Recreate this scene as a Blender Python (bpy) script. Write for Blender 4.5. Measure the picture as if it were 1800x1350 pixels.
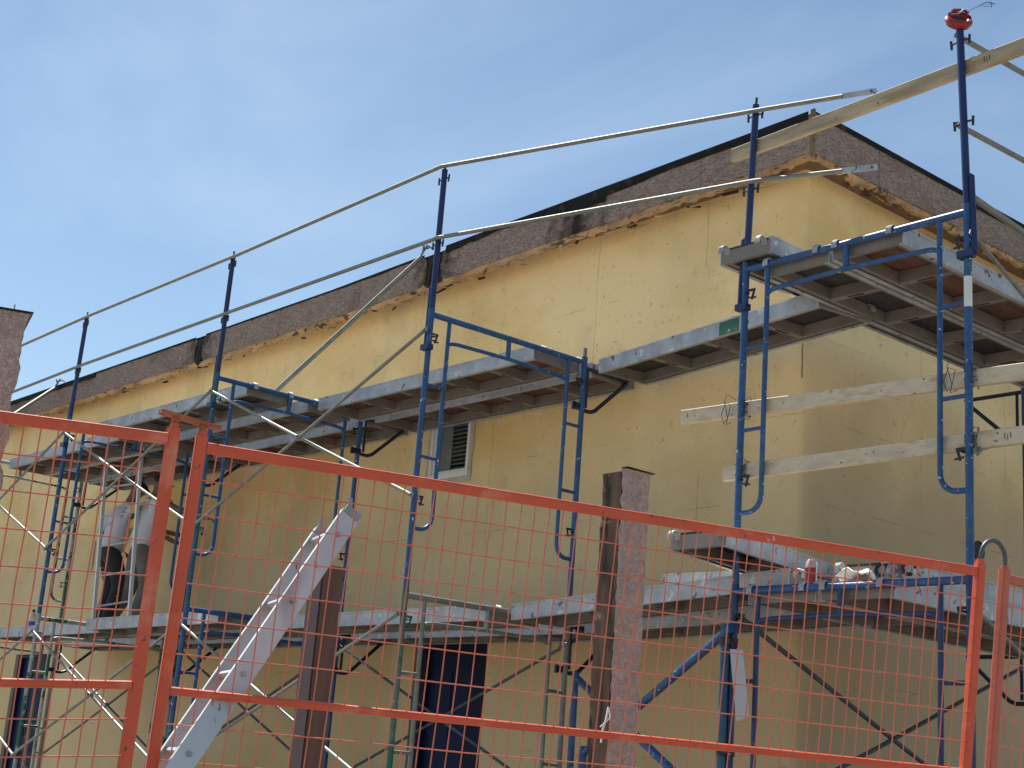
import bpy, bmesh, math, random
from mathutils import Vector, Matrix, Euler
random.seed(7)
for _o in list(bpy.data.objects): bpy.data.objects.remove(_o)
SC = bpy.context.scene
COL = SC.collection
R = math.radians

# ------------------------------------------------------------------ camera
cam_d = bpy.data.cameras.new('camera'); cam = bpy.data.objects.new('camera', cam_d); COL.objects.link(cam)
YAW, PITCH, ROLL = 0.868537, 0.260729, 0.0771756
cy, sy, cp, sp = math.cos(YAW), math.sin(YAW), math.cos(PITCH), math.sin(PITCH)
fwd = Vector((-sy*cp, cy*cp, sp)); rt = Vector((cy, sy, 0)); up = rt.cross(fwd)
r2 = math.cos(ROLL)*rt + math.sin(ROLL)*up; u2 = -math.sin(ROLL)*rt + math.cos(ROLL)*up
CAMP = Vector((5.46222, -5.78478, -3.04299))
m = Matrix((r2, u2, -fwd)).transposed().to_4x4(); m.translation = CAMP
cam.matrix_world = m
cam_d.sensor_width = 36; cam_d.lens = 2523.82/1800*36; cam_d.clip_start = .05; cam_d.clip_end = 3000
SC.camera = cam

# ------------------------------------------------------------------ sky and sun
SUN_AZ = Vector((-0.998, 0.06)); SUN_EL = R(61)
world = bpy.data.worlds.new('World'); SC.world = world; world.use_nodes = True
nt = world.node_tree; nt.nodes.clear()
wo = nt.nodes.new('ShaderNodeOutputWorld'); bg = nt.nodes.new('ShaderNodeBackground')
sky = nt.nodes.new('ShaderNodeTexSky'); sky.sky_type = 'NISHITA'; sky.sun_disc = False
sky.sun_elevation = SUN_EL; sky.sun_rotation = math.atan2(SUN_AZ.x, SUN_AZ.y)
sky.air_density = 1.0; sky.dust_density = 0.35; sky.ozone_density = 0.35; sky.altitude = 200
tc = nt.nodes.new('ShaderNodeTexCoord'); mp = nt.nodes.new('ShaderNodeMapping')
mp.inputs['Rotation'].default_value = (R(12), R(-28), R(35)); mp.inputs['Scale'].default_value = (1.0, 2.0, 3.2)
n1 = nt.nodes.new('ShaderNodeTexNoise'); n1.inputs['Scale'].default_value = 1.1; n1.inputs['Detail'].default_value = 7; n1.inputs['Roughness'].default_value = .55; n1.inputs['Distortion'].default_value = .5
cr = nt.nodes.new('ShaderNodeValToRGB'); cr.color_ramp.elements[0].position = .47; cr.color_ramp.elements[1].position = .82
cr.color_ramp.elements[1].color = (.30, .30, .30, 1)
mx = nt.nodes.new('ShaderNodeMix'); mx.data_type = 'RGBA'
mx.inputs[7].default_value = (8.2, 9.6, 10.4, 1)
nt.links.new(tc.outputs['Generated'], mp.inputs[0]); nt.links.new(mp.outputs[0], n1.inputs['Vector'])
nt.links.new(n1.outputs[0], cr.inputs[0]); nt.links.new(cr.outputs[0], mx.inputs[0])
tn = nt.nodes.new('ShaderNodeVectorMath'); tn.operation = 'MULTIPLY'; tn.inputs[1].default_value = (1.01, 1.05, 1.02); nt.links.new(sky.outputs[0], tn.inputs[0]); nt.links.new(tn.outputs[0], mx.inputs[6])
nt.links.new(mx.outputs[2], bg.inputs[0]); bg.inputs[1].default_value = 0.075
nt.links.new(bg.outputs[0], wo.inputs[0])
sl = bpy.data.lights.new('sun', 'SUN'); sl.energy = 4.8; sl.angle = R(.53); sl.color = (1, .95, .87)
so = bpy.data.objects.new('sun', sl); COL.objects.link(so)
sd = Vector((SUN_AZ.x*math.cos(SUN_EL), SUN_AZ.y*math.cos(SUN_EL), math.sin(SUN_EL)))
so.rotation_euler = sd.to_track_quat('Z', 'Y').to_euler(); so.location = (-30, 10, 40)
SC.view_settings.view_transform = 'Standard'; SC.view_settings.look = 'None'
SC.view_settings.exposure = 0.80; SC.view_settings.gamma = 1
SC.render.engine = 'CYCLES'

# ------------------------------------------------------------------ materials
def mat(name, base, rough=.6, metal=0., var=.15, vscale=6., bump=.0, bscale=60., spots=None, grime=None, stretch=(1, 1, 1), seed=True, world_co=False, spec=.5):
    """procedural surface: base colour with soft variation, optional spots [(colour, scale, threshold, soft)] on the object's own coordinates"""
    m = bpy.data.materials.new(name); m.use_nodes = True; t = m.node_tree; b = t.nodes['Principled BSDF']
    b.inputs['Roughness'].default_value = rough; b.inputs['Metallic'].default_value = metal
    b.inputs['Specular IOR Level'].default_value = spec
    N, L = t.nodes.new, t.links.new
    tc = N('ShaderNodeTexCoord'); mp = N('ShaderNodeMapping'); mp.inputs['Scale'].default_value = stretch
    if seed:
        oi = N('ShaderNodeObjectInfo'); ml = N('ShaderNodeVectorMath'); ml.operation = 'SCALE'
        cmb = N('ShaderNodeCombineXYZ'); cmb.inputs[0].default_value = 1; cmb.inputs[1].default_value = 1.7; cmb.inputs[2].default_value = .6
        mm = N('ShaderNodeMath'); mm.operation = 'MULTIPLY'; mm.inputs[1].default_value = 37
        L(oi.outputs['Random'], mm.inputs[0]); L(cmb.outputs[0], ml.inputs[0]); L(mm.outputs[0], ml.inputs['Scale'])
        ad = N('ShaderNodeVectorMath'); L(tc.outputs['Object'], ad.inputs[0]); L(ml.outputs[0], ad.inputs[1]); L(ad.outputs[0], mp.inputs[0])
    else: L(tc.outputs['Object'], mp.inputs[0])
    co = mp.outputs[0]
    nz = N('ShaderNodeTexNoise'); nz.inputs['Scale'].default_value = vscale; nz.inputs['Detail'].default_value = 6; L(co, nz.inputs['Vector'])
    mr = N('ShaderNodeMapRange'); mr.inputs[1].default_value = .3; mr.inputs[2].default_value = .7; mr.inputs[3].default_value = 1-var; mr.inputs[4].default_value = 1+var; L(nz.outputs[0], mr.inputs[0])
    sc = N('ShaderNodeVectorMath'); sc.operation = 'SCALE'; sc.inputs[0].default_value = base[:3]; L(mr.outputs[0], sc.inputs['Scale'])
    cur = sc.outputs[0]
    for (c, s, th, soft) in (spots or []):
        n = N('ShaderNodeTexNoise'); n.inputs['Scale'].default_value = s; n.inputs['Detail'].default_value = 4; n.inputs['Roughness'].default_value = .6
        L(co, n.inputs['Vector'])
        a = N('ShaderNodeMapRange'); a.inputs[1].default_value = th; a.inputs[2].default_value = th+soft; L(n.outputs[0], a.inputs[0])
        x = N('ShaderNodeMix'); x.data_type = 'RGBA'; L(a.outputs[0], x.inputs[0]); L(cur, x.inputs[6]); x.inputs[7].default_value = (*c, 1); cur = x.outputs[2]
    L(cur, b.inputs['Base Color'])
    rr = N('ShaderNodeMapRange'); rr.inputs[3].default_value = max(rough-.1, 0); rr.inputs[4].default_value = min(rough+.15, 1); L(nz.outputs[0], rr.inputs[0]); L(rr.outputs[0], b.inputs['Roughness'])
    if bump:
        n = N('ShaderNodeTexNoise'); n.inputs['Scale'].default_value = bscale; n.inputs['Detail'].default_value = 5; L(co, n.inputs['Vector'])
        bp = N('ShaderNodeBump'); bp.inputs['Strength'].default_value = bump; bp.inputs['Distance'].default_value = .01; L(n.outputs[0], bp.inputs['Height']); L(bp.outputs[0], b.inputs['Normal'])
    return m
SPL = (.62, .62, .58)
M = {}
M['blue'] = mat('blue_paint', (.018, .078, .215), .42, 0, .25, 9, .15, 80, [((.03, .12, .16), 2.2, .58, .1), ((.05, .13, .27), 12, .60, .08), (SPL, 34, .655, .03), ((.10, .05, .03), 22, .69, .04)])
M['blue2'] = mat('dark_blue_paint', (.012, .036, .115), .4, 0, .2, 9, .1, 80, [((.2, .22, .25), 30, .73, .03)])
M['navy'] = mat('navy_paint', (.008, .022, .10), .38, 0, .2, 9, .1, 80, [((.2, .22, .25), 30, .74, .03)])
M['teal'] = mat('teal_worn_paint', (.02, .085, .17), .45, 0, .25, 8, .15, 80, [((.02, .12, .10), 3, .47, .12), (SPL, 34, .66, .03)])
M['bgreen'] = mat('dark_green_paint', (.012, .08, .045), .45, 0, .25, 8, .15, 80, [((.02, .07, .17), 2.5, .55, .08), (SPL, 30, .66, .03)])
M['blackp'] = mat('black_blue_paint', (.010, .016, .045), .4, 0, .2, 9, .1, 80, [((.3, .32, .34), 28, .72, .03)])
M['galv'] = mat('galvanised_steel', (.22, .225, .20), .52, .4, .2, 14, .1, 90, [((.16, .14, .12), 26, .66, .06)])
M['galvg'] = mat('galvanised_steel_with_green_paint', (.34, .36, .35), .5, .35, .2, 12, .15, 80, [((.03, .12, .07), 5, .52, .03), (SPL, 30, .64, .04)])
M['grn'] = mat('green_over_grey', (.10, .15, .12), .5, .1, .3, 10, .15, 80, [((.02, .13, .07), 7, .48, .05), (SPL, 30, .66, .03)])
M['steel'] = mat('dark_brace_steel', (.10, .11, .12), .45, .5, .2, 12, .1, 90, [((.3, .3, .28), 20, .66, .05)])
M['alu'] = mat('weathered_aluminium', (.41, .425, .445), .5, .25, .25, 7, .12, 60, [((.13, .11, .09), 14, .625, .04), ((.07, .065, .06), 48, .665, .03), ((.62, .62, .60), 11, .62, .05)])
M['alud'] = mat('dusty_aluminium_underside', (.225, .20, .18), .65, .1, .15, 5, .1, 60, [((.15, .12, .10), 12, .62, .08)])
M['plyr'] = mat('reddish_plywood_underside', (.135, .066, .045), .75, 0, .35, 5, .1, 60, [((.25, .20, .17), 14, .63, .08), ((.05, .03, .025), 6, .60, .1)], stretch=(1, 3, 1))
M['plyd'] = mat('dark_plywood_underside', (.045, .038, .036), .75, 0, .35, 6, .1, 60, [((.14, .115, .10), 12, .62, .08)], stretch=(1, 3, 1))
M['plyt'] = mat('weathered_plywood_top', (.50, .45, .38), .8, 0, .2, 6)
M['green_tape'] = mat('green_paint_patch', (.02, .12, .06), .5, 0, .2, 9, 0, 60, [((.5, .52, .5), 18, .66, .04)])
M['white_patch'] = mat('white_paint_patch', (.75, .75, .73), .5, 0, .08, 9, 0, 60, [((.1, .09, .08), 40, .68, .03)])
M['orange'] = mat('orange_fence_paint', (.62, .090, .036), .42, 0, .10, 7, .1, 60, [((.46, .44, .40), 9, .70, .01), ((.16, .045, .03), 34, .66, .04), ((.70, .22, .13), 5, .58, .15)])
M['orangew'] = mat('orange_wire', (.66, .17, .10), .5, 0, .15, 20)
M['orange2'] = mat('faded_orange_paint', (.50, .12, .075), .5, 0, .12, 7, .1, 60, [((.3, .1, .06), 24, .7, .04)])
M['rustor'] = mat('rusty_orange_plate', (.36, .10, .045), .6, 0, .25, 12, .2, 60, [((.12, .05, .03), 20, .6, .1)])
M['bare'] = mat('bare_grey_steel', (.40, .39, .36), .4, .6, .2, 12, .1, 60, [((.2, .12, .07), 18, .62, .08)])
M['wood'] = mat('spruce_lumber', (.42, .345, .225), .7, 0, .28, 4, .1, 40, [((.34, .25, .13), 3.5, .50, .15), ((.20, .10, .04), 16, .70, .02)], stretch=(1.0, 5, 5))
M['woodl'] = mat('pale_lumber', (.62, .53, .38), .7, 0, .22, 4, .1, 40, [((.48, .38, .23), 4, .52, .15), ((.24, .15, .08), 15, .67, .03)], stretch=(1.2, 4, 4))
M['subf'] = mat('orange_brown_lumber', (.46, .28, .14), .8, 0, .35, 5, .2, 40, [((.07, .045, .03), 7, .54, .08), ((.5, .36, .2), 12, .64, .05)], stretch=(.8, 2, 2))
M['soff'] = mat('old_soffit_board', (.20, .125, .07), .85, 0, .3, 5, .2, 40, [((.05, .035, .025), 5, .56, .1)])
M['lath'] = mat('splintered_wood', (.50, .37, .21), .8, 0, .3, 8, .2, 40)
M['char'] = mat('charred_wood', (.022, .016, .014), .85, 0, .4, 9, .3, 40, [((.09, .06, .05), 14, .6, .1)])
M['roofing'] = mat('black_membrane', (.016, .016, .016), .85, 0, .3, 5, .3, 30, [((.14, .14, .13), 30, .70, .02), ((.06, .045, .035), 6, .58, .1)], spec=.15)
M['pvc'] = mat('white_vinyl', (.78, .78, .76), .4, 0, .05, 5, 0, 60, [((.5, .48, .42), 16, .66, .08)])
M['pvcd'] = mat('dusty_trim', (.52, .47, .40), .7, 0, .15, 8, .1, 60, [((.25, .19, .14), 14, .6, .1)])
M['door'] = mat('navy_door_paint', (.006, .014, .060), .6, 0, .25, 3, .1, 40, spec=.2)
M['doord'] = mat('navy_frame_paint', (.004, .008, .034), .6, 0, .25, 3, .1, 40, spec=.2)
M['bjamb'] = mat('brown_jamb', (.16, .11, .07), .7, 0, .2, 6, .1, 40)
M['interior'] = mat('dark_interior', (.04, .04, .04), .9, 0, .1)
M['slat'] = mat('blind_slat', (.42, .42, .41), .6, 0, .05)
M['redpl'] = mat('red_plastic', (.30, .015, .022), .35, 0, .1, 9, .1, 60)
M['dkmetal'] = mat('dark_metal', (.03, .03, .035), .45, .4, .2, 9)
M['wire'] = mat('tie_wire', (.08, .085, .10), .5, .6, .1)
M['jean'] = mat('stained_black_trousers', (.028, .028, .035), .85, 0, .3, 10, .3, 30, [((.3, .29, .27), 22, .66, .04)])
M['khaki'] = mat('grey_brown_trousers', (.17, .145, .13), .85, 0, .2, 9, .3, 30)
M['shirtg'] = mat('light_grey_shirt', (.60, .60, .66), .85, 0, .1, 6, .4, 14, [((.38, .35, .35), 7, .60, .1)])
M['shirtw'] = mat('white_grey_tee', (.66, .66, .69), .85, 0, .1, 6, .4, 14)
M['skin'] = mat('brown_skin', (.20, .10, .065), .55, 0, .1)
M['hair'] = mat('dark_hair', (.015, .012, .01), .7, 0, .2)
M['boot'] = mat('dusty_boot', (.10, .08, .07), .8, 0, .2)
M['yel'] = mat('yellow_print', (.70, .46, .03), .7, 0, .05)
M['blk'] = mat('black_print', (.02, .02, .02), .7, 0, .05)
M['float'] = mat('yellow_wood', (.60, .47, .26), .7, 0, .1)
M['sheet'] = mat('grey_sheet_metal', (.42, .42, .43), .5, .2, .08, 4)
M['bluelbl'] = mat('blue_label', (.02, .05, .35), .5, 0, .05)
M['clear'] = mat('cloudy_plastic', (.50, .36, .36), .3, 0, .05)
M['ladr'] = mat('brushed_aluminium', (.55, .60, .62), .55, .15, .14, 5, .15, 60, [((.40, .385, .385), 5, .52, .15), ((.2, .17, .15), 30, .68, .04)], stretch=(1, 1, .3))
M['ladw'] = mat('ladder_aluminium', (.66, .68, .72), .4, .4, .08, 5)
M['oldwood'] = mat('old_dark_timber', (.13, .085, .055), .85, 0, .45, 6, .5, 30, [((.03, .022, .018), 4, .52, .1), ((.25, .2, .15), 9, .66, .08)], stretch=(5, 5, .6))
M['brownsteel'] = mat('brown_painted_post', (.135, .085, .085), .6, 0, .12, 4, .1, 40, [((.05, .035, .035), 14, .70, .05)], stretch=(3, 3, .5))
M['brownwood'] = mat('brown_timber', (.12, .07, .05), .7, 0, .25, 6, .1, 40, [((.045, .03, .025), 3, .6, .1)], stretch=(5, 5, .4))
# pink stucco
def stucco(name, base, dark):
    m = bpy.data.materials.new(name); m.use_nodes = True; t = m.node_tree; b = t.nodes['Principled BSDF']; N, L = t.nodes.new, t.links.new
    b.inputs['Roughness'].default_value = .9; tc = N('ShaderNodeTexCoord')
    n = N('ShaderNodeTexNoise'); n.inputs['Scale'].default_value = 28; n.inputs['Detail'].default_value = 8; n.inputs['Roughness'].default_value = .65; n.inputs['Distortion'].default_value = 1.2; L(tc.outputs['Object'], n.inputs['Vector'])
    n2 = N('ShaderNodeTexVoronoi'); n2.feature = 'DISTANCE_TO_EDGE'; n2.inputs['Scale'].default_value = 45; 
    ds = N('ShaderNodeVectorMath'); ds.operation = 'MULTIPLY_ADD'; ds.inputs[1].default_value = (.12, .12, .12); L(n.outputs['Color'], ds.inputs[0]); L(tc.outputs['Object'], ds.inputs[2]); L(ds.outputs[0], n2.inputs['Vector'])
    cr = N('ShaderNodeValToRGB'); cr.color_ramp.elements[0].position = .42; cr.color_ramp.elements[1].position = .56
    cr.color_ramp.elements[0].color = (*dark, 1); cr.color_ramp.elements[1].color = (*base, 1); L(n.outputs[0], cr.inputs[0])
    L(cr.outputs[0], b.inputs['Base Color'])
    mm = N('ShaderNodeMath'); mm.operation = 'MULTIPLY_ADD'; mm.inputs[1].default_value = .35; mr = N('ShaderNodeMapRange'); mr.inputs[2].default_value = .12; L(n2.outputs[0], mr.inputs[0]); L(mr.outputs[0], mm.inputs[0]); L(n.outputs[0], mm.inputs[2])
    bp = N('ShaderNodeBump'); bp.inputs['Strength'].default_value = .7; bp.inputs['Distance'].default_value = .008; L(mm.outputs[0], bp.inputs['Height']); L(bp.outputs[0], b.inputs['Normal'])
    return m
M['pink'] = stucco('pink_stucco', (.52, .415, .36), (.41, .315, .27))
# weathered OSB
def osb():
    m = bpy.data.materials.new('weathered_osb'); m.use_nodes = True; t = m.node_tree; b = t.nodes['Principled BSDF']; N, L = t.nodes.new, t.links.new
    b.inputs['Roughness'].default_value = .9; b.inputs['Specular IOR Level'].default_value = .15; tc = N('ShaderNodeTexCoord')
    cols = []
    big = N('ShaderNodeTexNoise'); big.inputs['Scale'].default_value = 9; big.inputs['Detail'].default_value = 3; L(tc.outputs['Object'], big.inputs['Vector'])
    wv = N('ShaderNodeVectorMath'); wv.operation = 'MULTIPLY_ADD'; wv.inputs[1].default_value = (.10, .10, .10); L(big.outputs['Color'], wv.inputs[0]); L(tc.outputs['Object'], wv.inputs[2])
    v = N('ShaderNodeTexVoronoi'); v.inputs['Scale'].default_value = 75; mp = N('ShaderNodeMapping'); mp.inputs['Scale'].default_value = (.45, .45, 1.6); mp.inputs['Rotation'].default_value = (.2, .45, .1); L(wv.outputs[0], mp.inputs[0]); L(mp.outputs[0], v.inputs['Vector'])
    cr = N('ShaderNodeValToRGB'); e = cr.color_ramp.elements; e[0].color = (.20, .142, .115, 1); e[1].color = (.37, .295, .25, 1); x = e.new(.5); x.color = (.27, .205, .172, 1)
    sx = N('ShaderNodeSeparateColor'); L(v.outputs['Color'], sx.inputs[0]); L(sx.outputs[0], cr.inputs[0])
    st = N('ShaderNodeTexNoise'); st.inputs['Scale'].default_value = 1.1; st.inputs['Detail'].default_value = 5; L(tc.outputs['Object'], st.inputs['Vector'])
    a = N('ShaderNodeMapRange'); a.inputs[1].default_value = .54; a.inputs[2].default_value = .72; a.inputs[4].default_value = .8; L(st.outputs[0], a.inputs[0])
    mx = N('ShaderNodeMix'); mx.data_type = 'RGBA'; L(a.outputs[0], mx.inputs[0]); L(cr.outputs[0], mx.inputs[6]); mx.inputs[7].default_value = (.12, .085, .07, 1)
    # scorched spots at fixed places along the eave (the burned joints)
    cur = mx.outputs[2]
    for (px, pw) in ((-4.86, .42), (-2.95, .45), (-9.34, .42)):
        sp_ = N('ShaderNodeSeparateXYZ'); L(tc.outputs['Object'], sp_.inputs[0])
        s1 = N('ShaderNodeMath'); s1.operation = 'ADD'; s1.inputs[1].default_value = -px; L(sp_.outputs[0], s1.inputs[0])
        s2 = N('ShaderNodeMath'); s2.operation = 'ABSOLUTE'; L(s1.outputs[0], s2.inputs[0])
        s3 = N('ShaderNodeMath'); s3.operation = 'MULTIPLY_ADD'; s3.inputs[1].default_value = .9; L(big.outputs[0], s3.inputs[0]); L(s2.outputs[0], s3.inputs[2])
        r = N('ShaderNodeMapRange'); r.inputs[1].default_value = .42; r.inputs[2].default_value = .42+pw; r.inputs[3].default_value = .93; r.inputs[4].default_value = 0; L(s3.outputs[0], r.inputs[0])
        q = N('ShaderNodeMix'); q.data_type = 'RGBA'; L(r.outputs[0], q.inputs[0]); L(cur, q.inputs[6]); q.inputs[7].default_value = (.016, .012, .012, 1); cur = q.outputs[2]
    L(cur, b.inputs['Base Color'])
    bp = N('ShaderNodeBump'); bp.inputs['Strength'].default_value = .5; bp.inputs['Distance'].default_value = .005; L(sx.outputs[1], bp.inputs['Height']); L(bp.outputs[0], b.inputs['Normal'])
    return m
M['osb'] = osb()
# yellow foam / base coat wall, world-aligned (the building's own coordinates)
def wallmat():
    m = bpy.data.materials.new('yellow_base_coat'); m.use_nodes = True; t = m.node_tree; b = t.nodes['Principled BSDF']; N, L = t.nodes.new, t.links.new
    b.inputs['Roughness'].default_value = .92; b.inputs['Specular IOR Level'].default_value = .2
    tc = N('ShaderNodeTexCoord'); co = tc.outputs['Object']
    def noise(s, d=5, st=None, rough=.55, dist=0):
        n = N('ShaderNodeTexNoise'); n.inputs['Scale'].default_value = s; n.inputs['Detail'].default_value = d; n.inputs['Roughness'].default_value = rough; n.inputs['Distortion'].default_value = dist
        if st:
            mp = N('ShaderNodeMapping'); mp.inputs['Scale'].default_value = st; L(co, mp.inputs[0]); L(mp.outputs[0], n.inputs['Vector'])
        else: L(co, n.inputs['Vector'])
        return n.outputs[0]
    def rng(src, a, b_, c=0, d=1):
        r = N('ShaderNodeMapRange'); r.inputs[1].default_value = a; r.inputs[2].default_value = b_; r.inputs[3].default_value = c; r.inputs[4].default_value = d; L(src, r.inputs[0]); return r.outputs[0]
    def mix(f, a, c):
        x = N('ShaderNodeMix'); x.data_type = 'RGBA'; L(f, x.inputs[0]); L(a, x.inputs[6]); x.inputs[7].default_value = (*c, 1); return x.outputs[2]
    def mth(op, a, b_=None, v=0, v2=0):
        x = N('ShaderNodeMath'); x.operation = op; L(a, x.inputs[0])
        if b_ is not None: L(b_, x.inputs[1])
        else: x.inputs[1].default_value = v
        x.inputs[2].default_value = v2
        return x.outputs[0]
    c0 = N('ShaderNodeRGB'); c0.outputs[0].default_value = (.90, .685, .36, 1); cur = c0.outputs[0]
    cur = mix(rng(noise(.7, 5, (1, 1, 1.6)), .46, .68, 0, .55), cur, (.68, .44, .13))          # warmer, more mustard areas
    cur = mix(rng(noise(1.3, 6, (1, 1, .7)), .50, .75, 0, .55), cur, (.53, .44, .24))           # thin grey base-coat smears
    cur = mix(rng(noise(3.2, 8, (1, 1, .45), .7), .60, .75, 0, .4), cur, (.40, .29, .13))       # soiling
    cur = mix(rng(noise(24, 4, (1, 1, 1), .6), .66, .71, 0, .55), cur, (.26, .19, .10)); cur = mix(rng(noise(55, 3, (1, 1, .8), .6), .655, .70, 0, .4), cur, (.34, .26, .15)); cur = mix(rng(noise(2.0, 9, (1, 1, .8), .8), .585, .68, 0, .35), cur, (.42, .35, .23))        # small specks
    cur = mix(rng(noise(14, 8, (.8, .8, 1.6), .8), .65, .70, 0, .45), cur, (.24, .18, .12))      # scuffs
    # lower walls: greyer base coat plus painted shade below the planks, uneven upper edge
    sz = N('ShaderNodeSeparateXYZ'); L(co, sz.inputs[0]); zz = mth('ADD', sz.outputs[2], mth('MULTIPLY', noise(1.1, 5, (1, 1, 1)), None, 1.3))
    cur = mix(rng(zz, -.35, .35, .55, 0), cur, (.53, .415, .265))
    # the right-hand wall turns browner below the deck, feathered at the corner
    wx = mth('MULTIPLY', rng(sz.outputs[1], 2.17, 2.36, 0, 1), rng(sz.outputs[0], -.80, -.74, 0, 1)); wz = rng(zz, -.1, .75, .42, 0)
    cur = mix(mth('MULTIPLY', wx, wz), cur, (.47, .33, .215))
    # board joints of the insulation sheets: thin vertical and horizontal lines, broken up
    sp_ = N('ShaderNodeSeparateXYZ'); L(co, sp_.inputs[0])
    xy = mth('ADD', sp_.outputs[0], sp_.outputs[1])
    wob = mth('MULTIPLY', noise(3, 3), None, .03)
    def lines(src, period, off, w):
        a = mth('ADD', src, None, off); a = mth('ADD', a, wob); a = mth('DIVIDE', a, None, period); a = mth('FRACT', a)
        a = mth('SUBTRACT', a, None, .5); a = mth('ABSOLUTE', a); return rng(a, 0, w/period, 1, 0)
    br = rng(noise(1.7, 4), .50, .58, 0, 1); br2 = rng(noise(2.3, 4, (1, 1, 1.3)), .53, .60, 0, .8)
    v = mth('MULTIPLY', lines(xy, 1.22, .12, .0045), br); h = mth('MULTIPLY', lines(sp_.outputs[2], .61, .14, .005), br2)
    j = mth('MAXIMUM', v, h); cur = mix(mth('MULTIPLY', j, None, .5), cur, (.22, .16, .09))
    cur = mix(rng(noise(5, 9, (.6, .6, 1.6), .8), .655, .70, 0, .45), cur, (.30, .23, .14))
    # pale grey fresh coat in the lower middle
    L(cur, b.inputs['Base Color'])
    hgt = mth('ADD', mth('MULTIPLY', noise(140, 3), None, .25), mth('MULTIPLY', noise(3.5, 4), None, 1.2)); hgt = mth('SUBTRACT', hgt, j)
    bp = N('ShaderNodeBump'); bp.inputs['Strength'].default_value = .45; bp.inputs['Distance'].default_value = .012; L(hgt, bp.inputs['Height']); L(bp.outputs[0], b.inputs['Normal'])
    return m
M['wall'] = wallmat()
def glassmat():
    m = bpy.data.materials.new('window_glass'); m.use_nodes = True; b = m.node_tree.nodes['Principled BSDF']
    b.inputs['Base Color'].default_value = (.9, .95, .95, 1); b.inputs['Transmission Weight'].default_value = 1; b.inputs['Roughness'].default_value = .02; b.inputs['IOR'].default_value = 1.45
    return m
M['glass'] = glassmat()
M['ground'] = mat('dusty_gravel_ground', (.21, .185, .15), .95, 0, .2, .8, .4, 12, [((.15, .13, .11), 3, .55, .1)], seed=False)

# ------------------------------------------------------------------ mesh helpers
class MB:
    def __init__(s): s.v = []; s.f = []; s.mi = []
    def add(s, vs, fs, mi=0):
        o = len(s.v); s.v += [tuple(p) for p in vs]; s.f += [tuple(i+o for i in q) for q in fs]; s.mi += [mi]*len(fs)
    def box(s, a, b, mi=0):
        x0, y0, z0 = a; x1, y1, z1 = b
        s.add([(x0,y0,z0),(x1,y0,z0),(x1,y1,z0),(x0,y1,z0),(x0,y0,z1),(x1,y0,z1),(x1,y1,z1),(x0,y1,z1)],
              [(0,3,2,1),(4,5,6,7),(0,1,5,4),(1,2,6,5),(2,3,7,6),(3,0,4,7)], mi)
    def bar(s, p, q, w, h, up=(0, 0, 1), mi=0):
        """rectangular bar from p to q, width w (sideways) and height h (along up)"""
        p = Vector(p); q = Vector(q); d = (q-p).normalized(); U = Vector(up); S = d.cross(U).normalized(); U = S.cross(d)
        vs = [c + S*a*w/2 + U*b*h/2 for c in (p, q) for a, b in ((-1,-1),(1,-1),(1,1),(-1,1))]
        s.add(vs, [(0,1,2,3),(7,6,5,4),(0,4,5,1),(1,5,6,2),(2,6,7,3),(3,7,4,0)], mi)
    def cbar(s, p, q, w, h, up=(0, 0, 1), c=.005):
        p = Vector(p); q = Vector(q); d = (q-p).normalized(); U = Vector(up); S = d.cross(U).normalized(); U = S.cross(d); a, b = w/2, h/2
        pr = [(-a+c, -b), (a-c, -b), (a-c*.3, -b+c*.3), (a, -b+c), (a, b-c), (a-c*.3, b-c*.3), (a-c, b), (-a+c, b), (-a+c*.3, b-c*.3), (-a, b-c), (-a, -b+c), (-a+c*.3, -b+c*.3)]
        n = len(pr); s.add([e+S*x+U*y for e in (p, q) for x, y in pr], [(i, (i+1) % n, n+(i+1) % n, n+i) for i in range(n)] + [tuple(range(n-1, -1, -1)), tuple(range(n, 2*n))])
    def tube(s, pts, r, n=10, cap=True, mi=0, hollow=False):
        pts = [Vector(p) for p in pts]; rings = []; prev = None
        rr = r if isinstance(r, (list, tuple)) else [r]*len(pts)
        for i, p in enumerate(pts):
            d = (pts[min(i+1, len(pts)-1)] - pts[max(i-1, 0)]).normalized()
            if prev is None: U = d.orthogonal().normalized()
            else: U = (prev - d*prev.dot(d)).normalized()
            prev = U; V = d.cross(U)
            rings.append([p + (U*math.cos(2*math.pi*k/n) + V*math.sin(2*math.pi*k/n))*rr[i] for k in range(n)])
        vs = [v for g in rings for v in g]; fs = []
        for i in range(len(pts)-1):
            for k in range(n): fs.append((i*n+k, i*n+(k+1) % n, (i+1)*n+(k+1) % n, (i+1)*n+k))
        if cap: fs.append(tuple(reversed(range(n)))); fs.append(tuple(range((len(pts)-1)*n, len(pts)*n)))
        s.add(vs, fs, mi)
    def prism(s, poly, ax, a, b, mi=0):
        """polygon in the plane normal to axis ax, extruded from a to b"""
        def P(u, v, w): return {'x': (w, u, v), 'y': (u, w, v), 'z': (u, v, w)}[ax]
        n = len(poly); vs = [P(u, v, a) for u, v in poly] + [P(u, v, b) for u, v in poly]
        s.add(vs, [tuple(range(n))[::-1], tuple(range(n, 2*n))] + [(i, (i+1) % n, n+(i+1) % n, n+i) for i in range(n)], mi)
    def mesh(s, name, smooth=False):
        me = bpy.data.meshes.new(name); me.from_pydata(s.v, [], s.f)
        bm = bmesh.new(); bm.from_mesh(me); bmesh.ops.recalc_face_normals(bm, faces=bm.faces); bm.to_mesh(me); bm.free()
        if smooth:
            for p in me.polygons: p.use_smooth = True
            try: me.set_sharp_from_angle(angle=R(40))
            except Exception: pass
        for p, i in zip(me.polygons, s.mi): p.material_index = i
        return me
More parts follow.
